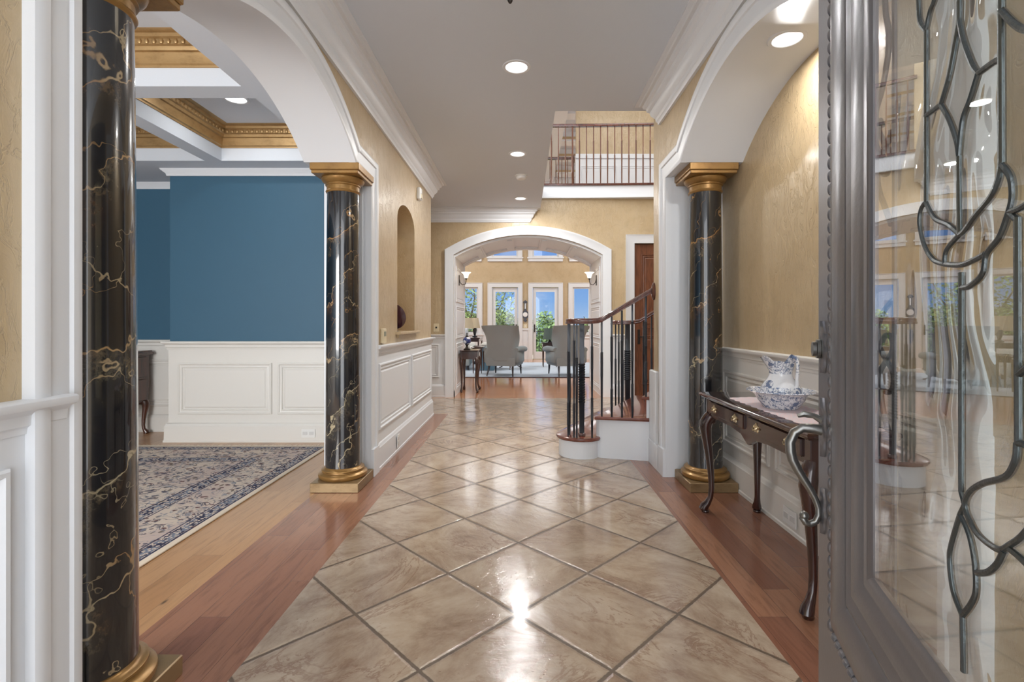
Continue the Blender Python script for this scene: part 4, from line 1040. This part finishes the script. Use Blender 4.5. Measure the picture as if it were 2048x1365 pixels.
MB().prism([(.705, 4.40), (.66, 4.44), (.66, 4.47), (1.10, 4.34), (1.10, 4.305)], 0, .342).build('stringer', white, t)
nosed([(.67, 4.40), (1.285, 5.64), (3.1, 5.64), (3.1, 4.30), (1.09, 4.315)], .342, .374).build('tread', tread_m, t)
s3 = [(1.075, 4.31), (1.62, 5.63), (3.1, 5.63), (3.1, 4.31)]
MB().prism(s3, .374, .529).build('riser', white, t)
nosed([(1.065, 4.325), (1.62, 5.64), (3.1, 5.64), (3.1, 4.32)], .529, .561).build('tread', tread_m, t)
z = .561
for k in range(1, 6):
    x = 1.42 + .29 * (k - 1)
    MB().prism([(x, 4.32), (x + .52 - .1 * k, 5.63), (3.1, 5.63), (3.1, 4.32)], z, z + .155).build('riser', white, t)
    nosed([(x - .01, 4.315), (x + .51 - .1 * k, 5.64), (3.1, 5.64), (3.1, 4.315)], z + .155, z + .187).build('tread', tread_m, t); z += .187

def baluster(m, x, y, z0, z1, w=.0075, tw=((.35, .65),), turns=7, bulge=1.22):
    h = z1 - z0; rings = []; ang = 0.
    S = sorted({0., 1.} | {v for q in tw for v in q})
    zs = []
    for a, b in zip(S, S[1:]):
        inside = any(q[0] <= a and b <= q[1] for q in tw)
        n = turns * 8 if inside else 1
        for k in range(n): zs.append((a + (b - a) * k / n, inside, 2 * pi * turns / n if inside else 0))
    zs.append((1., False, 0))
    a = pi / 4
    for u, ins, da in zs:
        r = w * 1.414 * (bulge if ins else 1)
        rings.append([(x + r * cos(a + k * pi / 2), y + r * sin(a + k * pi / 2), z0 + h * u) for k in range(4)]); a += da
    m.quadstrip(rings); return m
RAILP = [(-.028, 0), (-.03, .012), (-.024, .02), (-.026, .03), (-.022, .04), (-.01, .048), (.01, .048), (.022, .04), (.026, .03), (.024, .02), (.03, .012), (.028, 0)]
def handrail(path, mat=rail_m):
    m = MB(); P = [Vector(p) for p in path]; rings = []
    for i, p in enumerate(P):
        d = P[min(i + 1, len(P) - 1)] - P[max(i - 1, 0)]; d.z = 0; d.normalize(); s = Vector((d.y, -d.x, 0))
        rings.append([tuple(p + s * a + Vector((0, 0, b))) for a, b in RAILP])
    m.quadstrip(rings); return m
def rail_z(x, y): return 1.2 if x < .68 else 1.2 + (x - .68) * .6
STAIR = t
def railing(label, loc):
    o = bpy.data.objects.new('stair_railing', None); C.objects.link(o); o.parent = STAIR; OFF[o.name] = OFF[STAIR.name]; o['label'] = label
    return o
t = railing('near stair railing, iron balusters curling round the first step and ending on the wall', (.7, 4.45, .187))
NCX, NCY = .53, 4.47
path = [(NCX + .12 * cos(radians(a)), NCY + .12 * sin(radians(a)) * .8, 1.195) for a in range(70, 271, 20)]
path += [(.6, 4.37, 1.195), (.66, 4.37, 1.2), (.70, 4.372, 1.212)]
for k in range(1, 9): path.append((.70 + .41 * k / 8, 4.372 - .09 * k / 8, 1.212 + .41 * k / 8 * .6))
handrail(path).build('handrail', rail_m, t)
MB().lathe([(.03, 1.193), (.06, 1.195), (.066, 1.205), (.06, 1.215), (.066, 1.228), (.05, 1.243), (.001, 1.246)], (NCX, NCY, 0), 24).build('volute_cap', rail_m, t)
m = MB(); m.quadstrip([[(XR - h, 4.275 + r * .5 * cos(2 * pi * k / 24) - .02, 1.475 + r * sin(2 * pi * k / 24)) for k in range(24)] for r, h in ((.075, 0), (.075, .012), (.05, .022), (.001, .024))])
m.build('wall_rosette', rail_m, t)
MB().bbox(NCX - .03, NCX + .03, NCY - .03, NCY + .03, .187, .215, .004).build('newel_foot', rail_m, t)
baluster(MB(), NCX, NCY, .2, 1.2, .021, ((.28, .64),), 4, 1.1).build('newel_post', iron, t)
for k, (x, y, z0) in enumerate([(.405, 4.44, .187), (.425, 4.51, .187), (.452, 4.385, .187), (.475, 4.375, .187), (.61, 4.375, .187), (.70, 4.40, .374), (.782, 4.366, .374), (.868, 4.347, .374), (.957, 4.333, .374), (1.072, 4.318, .561)]):
    zt = 1.2 if x < .69 else 1.212 + (x - .70) * .6
    tws = [((.1, .3), (.5, .75)), ((.3, .55),), ((.12, .3), (.62, .85)), ((.45, .7),), ((.15, .35), (.6, .8)), ((.42, .68),), ((.1, .28), (.55, .8)), ((.5, .72),), ((.1, .3), (.5, .85)), ((.15, .35), (.5, .75))][k]
    baluster(MB(), x, y, z0, zt, .0075, tws).build('baluster', iron, t)
t = railing('far stair railing behind the first, with a thick twisted newel', (1.2, 5.75, .187))
M2 = (1.2, 5.78)
path = [(M2[0] + .15 * cos(radians(a)), M2[1] + .12 * sin(radians(a)), 1.185) for a in range(100, 271, 20)] + [(1.27, 5.66, 1.19), (1.33, 5.65, 1.2)] + [(1.33 + .1 * k, 5.645, 1.2 + .062 * k) for k in range(1, 16)]
handrail(path).build('handrail', rail_m, t)
baluster(MB(), 1.215, 5.76, .187, 1.19, .026, ((.35, .7),), 4, 1.1).build('newel_post', iron, t)
for k, (x, y, z0) in enumerate([(1.085, 5.80, .187), (1.11, 5.74, .187), (1.15, 5.70, .187), (1.37, 5.62, .374), (1.46, 5.62, .374), (1.55, 5.62, .374), (1.68, 5.62, .561), (1.78, 5.62, .561)]):
    zt = 1.185 if x < 1.33 else 1.2 + (x - 1.33) * .62
    baluster(MB(), x, y, z0, zt, .0075, (((.3, .6),), ((.15, .35), (.55, .8)))[k % 2]).build('baluster', iron, t)

# ---- balcony railings upstairs
t = thing('balcony_railing', 'long balcony railing with dark balusters above the far end of the hall', 'railing', (1.2, YF, 3.42), 'upstairs landing railings')
handrail([(x, bow(x), 4.385) for x in NB]).build('handrail', rail_m, t)
m = MB(); m.quadstrip([[(x, bow(x) - .06, 3.42), (x, bow(x) - .065, 3.44), (x, bow(x) - .05, 3.455), (x, bow(x) + .05, 3.455), (x, bow(x) + .05, 3.42)] for x in NB]); m.build('bottom_rail', rail_m, t)
rust = simple('brown_iron_baluster', lin(92, 56, 40), .35, .4, coat=.3)
for k in range(22):
    x = .348 + .1135 * k
    baluster(MB(), x, bow(x), 3.455, 4.39, .0075 if k != 4 else .012, (((.2, .5),), ((.4, .75),))[k % 2], 6).build('baluster', rust, t)
t = thing('balcony_railing', 'short upstairs railing farther back, in front of the high white ceiling beams', 'railing', (.6, 9.55, 3.42), 'upstairs landing railings')
handrail([(-.6, 9.55, 4.36), (.2, 9.55, 4.36), (.98, 9.55, 4.36)]).build('handrail', rail_m, t)
MB().lathe([(.03, -.02), (.08, -.01), (.09, .0)], (.99, 9.55, 4.38), 20, 'x').build('wall_rosette', rail_m, t)
for k in range(14): baluster(MB(), -.5 + .1135 * k, 9.55, 3.42, 4.37, .0075, ((.3, .6),), 5).build('baluster', rust, t)

# ================================================================== LIVING ROOM FURNITURE
t = thing('area_rug', 'pale blue-grey rug under the wing chairs', 'rug', (.1, 13.1, 0))
MB().bbox(-2.3, 2.5, 10.95, 15.0, 0, .012, .005).build('pile', bluerug, t)
m = MB().bbox(-2.3, 2.5, 10.935, 10.96, 0, .013, .003).build('binding', simple('rug_binding', lin(70, 74, 92), .9), t)

def wing_chair(label, loc, rz):
    t = thing('wingback_chair', label, 'armchair', (0, 0, 0), 'grey-blue wingback chairs seen from behind')
    # back shell with wings
    m = MB(); NU, NV = 26, 14
    def sh(u, v, off):
        z = .36 + .78 * v + (.015 * cos(u * 1.5) if v > .9 else 0)
        W = .325 + .085 * v ** 1.3
        if v < .75: W += 0
        wing = .20 * max(0, (abs(u) - .72) / .28) ** 1.5 * (sin(pi * min(1, max(0, (v - .28) / .62))) ** .7 if v > .28 else 0)
        x = u * (W + off * .6); y = -.33 - .10 * v + .05 * u * u + wing - off * (1 - .6 * abs(u) ** 4)
        return (x, y, z)
    outer = [[sh(-1 + 2 * i / NU, j / NV, .04) for j in range(NV + 1)] for i in range(NU + 1)]
    inner_ = [[sh(-1 + 2 * i / NU, j / NV, -.045) for j in range(NV + 1)] for i in range(NU + 1)]
    m.quadstrip([outer[i] + inner_[i][::-1] for i in range(NU + 1)]); m.build('back', linen, t, 60)
    m = MB(); m.quadstrip([[(-.34 * a, -.36 + .02 * (1 - a), z), (.34 * a, -.36 + .02 * (1 - a), z), (.36 * a, .34 * a, z), (-.36 * a, .34 * a, z)] for a, z in ((.93, .24), (.98, .27), (1, .33), (1, .42))]); m.build('seat_frame', linen, t)
    MB().bbox(-.29, .29, -.3, .36, .40, .52, .04).build('seat_cushion', linen, t, 60)
    for sx in (-1, 1):
        m = MB(); m.tube([(sx * .36, -.32, .6), (sx * .385, -.1, .62), (sx * .4, .15, .61), (sx * .4, .32, .595)], [.05, .06, .068, .06], 14)
        m.bbox(sx * .36 - .035, sx * .36 + .035, -.32, .3, .3, .6, .02); m.build('arm', linen, t, 60)
    for x, y, dx, dy in ((-.27, -.3, -.03, -.1), (.27, -.3, .03, -.1), (-.3, .28, -.01, .02), (.3, .28, .01, .02)):
        MB().tube([(x, y, .27), (x + dx * .4, y + dy * .4, .14), (x + dx, y + dy, .018)], [.028, .022, .015], 8).build('leg', navy, t)
    t.location = loc; t.rotation_euler = (0, 0, rz)
    return t
wing_chair('left wingback chair with its whole back to the camera', (-.42, 11.38, .004), radians(-14))
wing_chair('right wingback chair partly hidden by the stair balusters', (.98, 11.38, .004), radians(15))
tb = thing('pedestal_table', 'small round dark pedestal table beyond the left wingback chair', 'table', (-.33, 12.9, 0))
MB().lathe([(.001, .5), (.36, .5), (.375, .51), (.37, .525), (.001, .53)], (-.33, 12.9, 0), 32).build('table_top', mahog_top, tb)
MB().lathe([(.03, .5), (.035, .42), (.05, .36), (.03, .3), (.055, .22), (.04, .16)], (-.33, 12.9, 0), 20).build('pedestal', mahog, tb)
for k in range(3):
    a = radians(30 + 120 * k); MB().tube([(-.33 + cos(a) * r, 12.9 + sin(a) * r, z) for r, z in ((.03, .2), (.12, .17), (.22, .09), (.3, .045), (.34, .035))], [.022, .02, .016, .014, .016], 8).build('leg', mahog, tb)

def lamp(name, label, x, y, zb, zt, r0, r1, zs, shm, bm_, prof):
    t = thing(name, label, 'table lamp', (x, y, zb))
    MB().lathe([(a, zb + b) for a, b in prof], (x, y, 0), 20).build('lamp_base', bm_, t)
    m = MB(); m.lathe([(r0, zs), (r0 + (r1 - r0) * .5, (zs + zt) / 2), (r1, zt), (r1 - .006, zt), (r0 - .006, zs)], (x, y, 0), 28, caps=False); m.quadstrip([[(x + r0 * cos(2 * pi * k / 28), y + r0 * sin(2 * pi * k / 28), zs) for k in range(28)]], caps=False)
    m.build('lamp_shade', shm, t)
    MB().tube([(x, y, zb + prof[-1][1] - .01), (x, y, zt - .02)], .006, 6).build('stem', darkmetal, t)
    return t
LP = [(.08, 0), (.085, .02), (.03, .05), (.05, .12), (.07, .2), (.05, .28), (.02, .33), (.012, .38)]
def side_table(label, x0, x1, y0, y1, h, mat_=mahog, loc=None):
    t = thing('end_table', label, 'side table', ((x0 + x1) / 2, (y0 + y1) / 2, 0))
    MB().bbox(x0, x1, y0, y1, h - .03, h, .006).build('table_top', mat_, t)
    MB().box(x0 + .03, x1 - .03, y0 + .03, y1 - .03, h - .12, h - .03).build('apron', mat_, t)
    for x in (x0 + .05, x1 - .05):
        for y in (y0 + .05, y1 - .05): MB().tube([(x, y, h - .11), (x, y, h * .5), (x, y, .018)], [.022, .018, .011], 8).build('leg', mat_, t)
    return t
side_table('dark side table behind the entry table, left of the wing chair', -1.22, -.93, 11.6, 12.4, .64)
side_table('small dark table holding the green-grey lamp right of centre', .5, .95, 13.3, 13.75, .68)
lamp('table_lamp', 'lamp with green-grey drum shade beside the right wing chair', .73, 13.5, .68, 1.06, .18, .15, .66 + .1, lampsh_g, ceramic_b, [(.07, 0), (.05, .02), (.03, .05), (.02, .08)])
side_table('dark console table carrying the two beige-shaded lamps', -1.95, -1.25, 14.35, 15.65, .78, mahog)
lamp('table_lamp', 'larger beige-shaded lamp at the left side of the passage view', -1.69, 14.6, .78, 1.36, .24, .18, 1.04, lampsh, ceramic_b, LP[:-2])
lamp('table_lamp', 'smaller beige-shaded lamp just right of the larger one', -1.5, 15.4, .78, 1.37, .17, .11, 1.05, lampsh, ceramic_b, LP[:-2])
t = thing('sofa', 'pale fabric sofa at the left of the living room', 'sofa', (-1.7, 13.4, 0))
MB().bbox(-2.25, -1.35, 12.5, 14.3, .12, .42, .03).build('seat_base', linen_l, t, 60); MB().bbox(-2.25, -2.0, 12.5, 14.3, .4, .9, .06).build('back', linen_l, t, 60)
for y in (12.5, 14.1): MB().bbox(-2.2, -1.35, y, y + .2, .4, .66, .05).build('arm', linen_l, t, 60)
for y in (12.72, 13.42): MB().bbox(-2.0, -1.36, y, y + .66, .42, .56, .05).build('seat_cushion', linen_l, t, 60)
for x in (-2.2, -1.42):
    for y in (12.56, 14.22): MB().bbox(x, x + .05, y, y + .05, .018, .13, .004).build('leg', navy, t)
t = thing('throw_pillow', 'light blue-grey cushion on the near end of the sofa', 'cushion', (-1.55, 12.95, .56))
m = MB(); cpt = Vector((-1.66, 13.05, .81)); u = Vector((.9, .35, .1)).normalized(); v = Vector((-.1, .1, 1)).normalized(); w_ = u.cross(v)
m.quadstrip([[tuple(cpt + u * (.24 * a) + v * (.24 * b) + w_ * (h * (1 - a * a) ** .5 * (1 - b * b) ** .5)) for b, h in [(-1 + k / 4, .08) for k in range(9)] + [(1 - k / 4, -.08) for k in range(9)]] for a in [-1 + j / 5 for j in range(11)]])
m.build('cover', simple('cushion_cover', lin(196, 204, 214), .9, bump=60, bs=.5, vary=.3), t, 60)
t = thing('skirted_ottoman', 'blue patterned upholstered seat with a skirt between the dark table and left wing chair', 'ottoman', (-.9, 12.6, 0))
m = MB(); m.quadstrip([[(-1.08 - i, 12.45 - i, z), (-.78 + i, 12.45 - i, z), (-.78 + i, 13.2 + i, z), (-1.08 - i, 13.2 + i, z)] for i, z in ((.05, .018), (.02, .3), (0, .42), (.01, .55), (-.02, .6))]); m.build('skirt', bluefab, t)
MB().bbox(-1.07, -.79, 12.46, 13.19, .58, .7, .04).build('cushion', linen_l, t)

# barometer
t = thing('wall_barometer', 'dark banjo barometer hanging between the two French doors', 'barometer', (.075, YW, 1.3))
OUT = [(0, 1.24), (.05, 1.27), (.06, 1.31), (.03, 1.34), (.07, 1.38), (.12, 1.44), (.125, 1.5), (.1, 1.56), (.05, 1.62), (.035, 1.7), (.035, 1.86), (.07, 1.9), (.06, 1.93), (.03, 1.95), (0, 1.97)]
pl = [(.075 + a, b) for a, b in OUT] + [(.075 - a, b) for a, b in reversed(OUT[1:-1])]
MB().prism(pl, 0, .035, XZ(YW)).build('case', navy, t)
MB().lathe([(.001, -.045), (.07, -.045), (.078, -.042), (.08, -.03)], (.075, YW, 1.49), 28, 'y').build('dial', glossw, t)
MB().prism(rect(.063, .087, 1.68, 1.86), .03, .045, XZ(YW)).build('thermometer_tube', glossw, t)

# entry table inside the passage with its blue and white lamp
t = thing('drop_leaf_table', 'small dark table with cabriole legs at the left side of the passage', 'side table', (-.94, 8.72, 0))
MB().bbox(-1.09, -.77, 8.5, 9.0, .715, .735, .005).build('table_top', mahog_top, t); MB().bbox(-1.08, -.79, 8.53, 8.97, .58, .716, .004).build('apron', mahog, t)
for x, y, dx, dy in ((-1.06, 8.56, -.15, -.5), (-.815, 8.56, .9, -.7), (-1.06, 8.94, -.15, .5), (-.815, 8.94, .9, .5)): cab_leg(x, y, .6, dx, dy, .95, .024).build('leg', mahog, t)
t = thing('oil_lamp', 'blue and white globe lamp on a bronze foot on the small passage table', 'lamp', (-.985, 8.7, .735))
MB().lathe([(.06, 0), (.062, .015), (.03, .03), (.018, .06), (.03, .09), (.035, .1)], (-.985, 8.7, .735), 20).build('foot', darkmetal, t)
def delft():
    m, n = newmat('delft_glaze'); o = n.obj(); v_ = n.vor(o, 11); n.bsdf(n.mix(n.step(v_, .3, .42), lin(232, 236, 244), lin(36, 56, 120)), .12, coat=.8); return m
MB().lathe([(.03, .095), (.06, .115), (.075, .15), (.07, .19), (.04, .22), (.025, .225)], (-.985, 8.7, .735), 24).build('globe', delft(), t)
MB().lathe([(.025, .22), (.03, .235), (.012, .25), (.008, .28), (.014, .29), (.001, .3)], (-.985, 8.7, .735), 16).build('burner', darkmetal, t)

# ================================================================== OUTSIDE
def leafmat(name, a, b):
    m, n = newmat(name); o = n.obj(); g = n.node('ShaderNodeNewGeometry')
    r = g.outputs['Random Per Island']
    n.bsdf(n.ramp(r, [(0, a), (.6, b), (1, tuple(min(1, x * 2.2) for x in b))]), .5, spec=.3); return m
leaf_a = leafmat('tree_leaves', (.05, .075, .03), (.13, .18, .06)); leaf_b = leafmat('shrub_leaves', (.03, .07, .02), (.14, .22, .08))
bark = simple('bark', (.06, .045, .035), .9, bump=20, bs=.6)
def leaves(m, pts, size):
    for p in pts:
        a, b = random.uniform(0, 2 * pi), random.uniform(-1, 1); s_ = size * random.uniform(.6, 1.3)
        u = Vector((cos(a), sin(a) * .6, b)).normalized() * s_; v = u.cross(Vector((random.uniform(-1, 1), random.uniform(-1, 1), random.uniform(-1, 1)))).normalized() * s_ * .45
        i = len(m.v); P = Vector(p); m.v.extend([tuple(P - u), tuple(P + v), tuple(P + u), tuple(P - v)]); m.f.append((i, i + 1, i + 2, i + 3)); m.mi.append(0)
def plant(name, label, cat, x, y, trunk_h, blobs, n, size, lm, branches=(), group=None):
    t = thing(name, label, cat, (x, y, -3), group)
    tb_ = MB().tube([(x, y, -3.02), (x + .1, y, -1.5), (x, y, trunk_h)], [.16, .12, .07], 10)
    for br in branches: tb_.tube(br, [.05 - .035 * k / (len(br) - 1) for k in range(len(br))], 6)
    tb_.build('trunk', bark, t)
    m = MB(); tot = sum(b[1][0] * b[1][2] * b[2] for b in blobs)
    for c_, r_, dens in blobs:
        k = int(n * r_[0] * r_[2] * dens / tot); P = []
        while len(P) < k:
            q = (random.uniform(-1, 1), random.uniform(-1, 1), random.uniform(-1, 1))
            if q[0] ** 2 + q[1] ** 2 + q[2] ** 2 < 1: P.append((c_[0] + q[0] * r_[0], c_[1] + q[1] * r_[1], c_[2] + q[2] * r_[2]))
        leaves(m, P, size)
    m.build('foliage', lm, t, recalc=False)
plant('tree', 'leafy tree behind the left French door and left window', 'tree', -2.2, 24.6, .6,
      [((-1.2, 24.6, .95), (1.1, 1., .95), 1.1), ((-1.4, 24.6, -.6), (1.6, 1., 1.), .6), ((-3.2, 24.6, .9), (1.4, 1., 1.0), .7), ((-2.6, 24.6, 2.3), (1.2, .8, 1.2), .16), ((-1.2, 24.6, 2.3), (.9, .8, .9), .14), ((-3.6, 24.6, 3.2), (.9, .8, .8), .14)], 9000, .085, leaf_a,
      [[(-2.2, 24.6, .2), (-2.6, 24.6, 1.4), (-3.1, 24.6, 2.4), (-3.4, 24.6, 3.6)], [(-2.2, 24.6, .4), (-1.6, 24.6, 1.3), (-1.1, 24.6, 2.1), (-.8, 24.6, 2.9)], [(-1.6, 24.6, 1.3), (-1.7, 24.6, 2.2), (-1.5, 24.6, 3.1)], [(-2.6, 24.6, 1.4), (-2.4, 24.6, 2.4), (-2.5, 24.6, 3.4)]])
plant('shrub', 'dense green shrub behind the right French door', 'shrub', 1.0, 22, -.4, [((.95, 22, .4), (.75, .7, 1.35), 1.), ((1.6, 22, .1), (.8, .7, 1.2), .8), ((.2, 22, -.2), (.7, .6, 1.2), .7)], 5200, .08, leaf_b)
plant('palm', 'tip of a green palm in the right-hand window', 'palm', 3.1, 22, .6, [((2.9, 22, .9), (.5, .4, .55), 1.)], 420, .13, leaf_b, [[(3.1, 22, .5), (2.9, 22, 1.1), (2.7, 22, 1.5)], [(3.1, 22, .5), (3.2, 22, 1.2), (3.35, 22, 1.5)]])
t = thing('terrace_railing', 'dark iron railing on the terrace outside the French doors', 'railing', (0, 18.6, -.02))
MB().box(-4, 4, 18.57, 18.61, .86, .9).build('top_rail', iron, t); MB().box(-4, 4, 18.58, 18.6, .06, .09).build('bottom_rail', iron, t)
for k in range(9): MB().box(-4 + k - .02, -4 + k + .02, 18.57, 18.61, -.02, .86).build('post', iron, t)
for k in range(64):
    if k % 8: MB().box(-4 + k * .125 - .007, -4 + k * .125 + .007, 18.583, 18.597, .08, .87).build('baluster', iron, t)

# ================================================================== ADDED FILL LIGHTS
area_light('dining_fill_light', (-3.1, -1.38, 1.6), (pi / 2, 0, 0), 1.9, 120, (1, .99, .97), 1.6)  # unseen fill lamp added to brighten the dining room
for k, (x, y, e) in enumerate(((-3.7, 13.2, 150.), (3.9, 13.2, 150.))): area_light('living_fill_light', (x, y, 5.8), (0, 0, 0), 2., e, (1, .98, .95), 2.)  # pair of added lamps, kept out of sight, lifting the living room
area_light('stair_fill_light', (2.2, 6.2, 6.0), (0, 0, 0), 1.6, 60, (1, .99, .97), 2.4)  # lamp added under the closed ceiling to light the stairwell
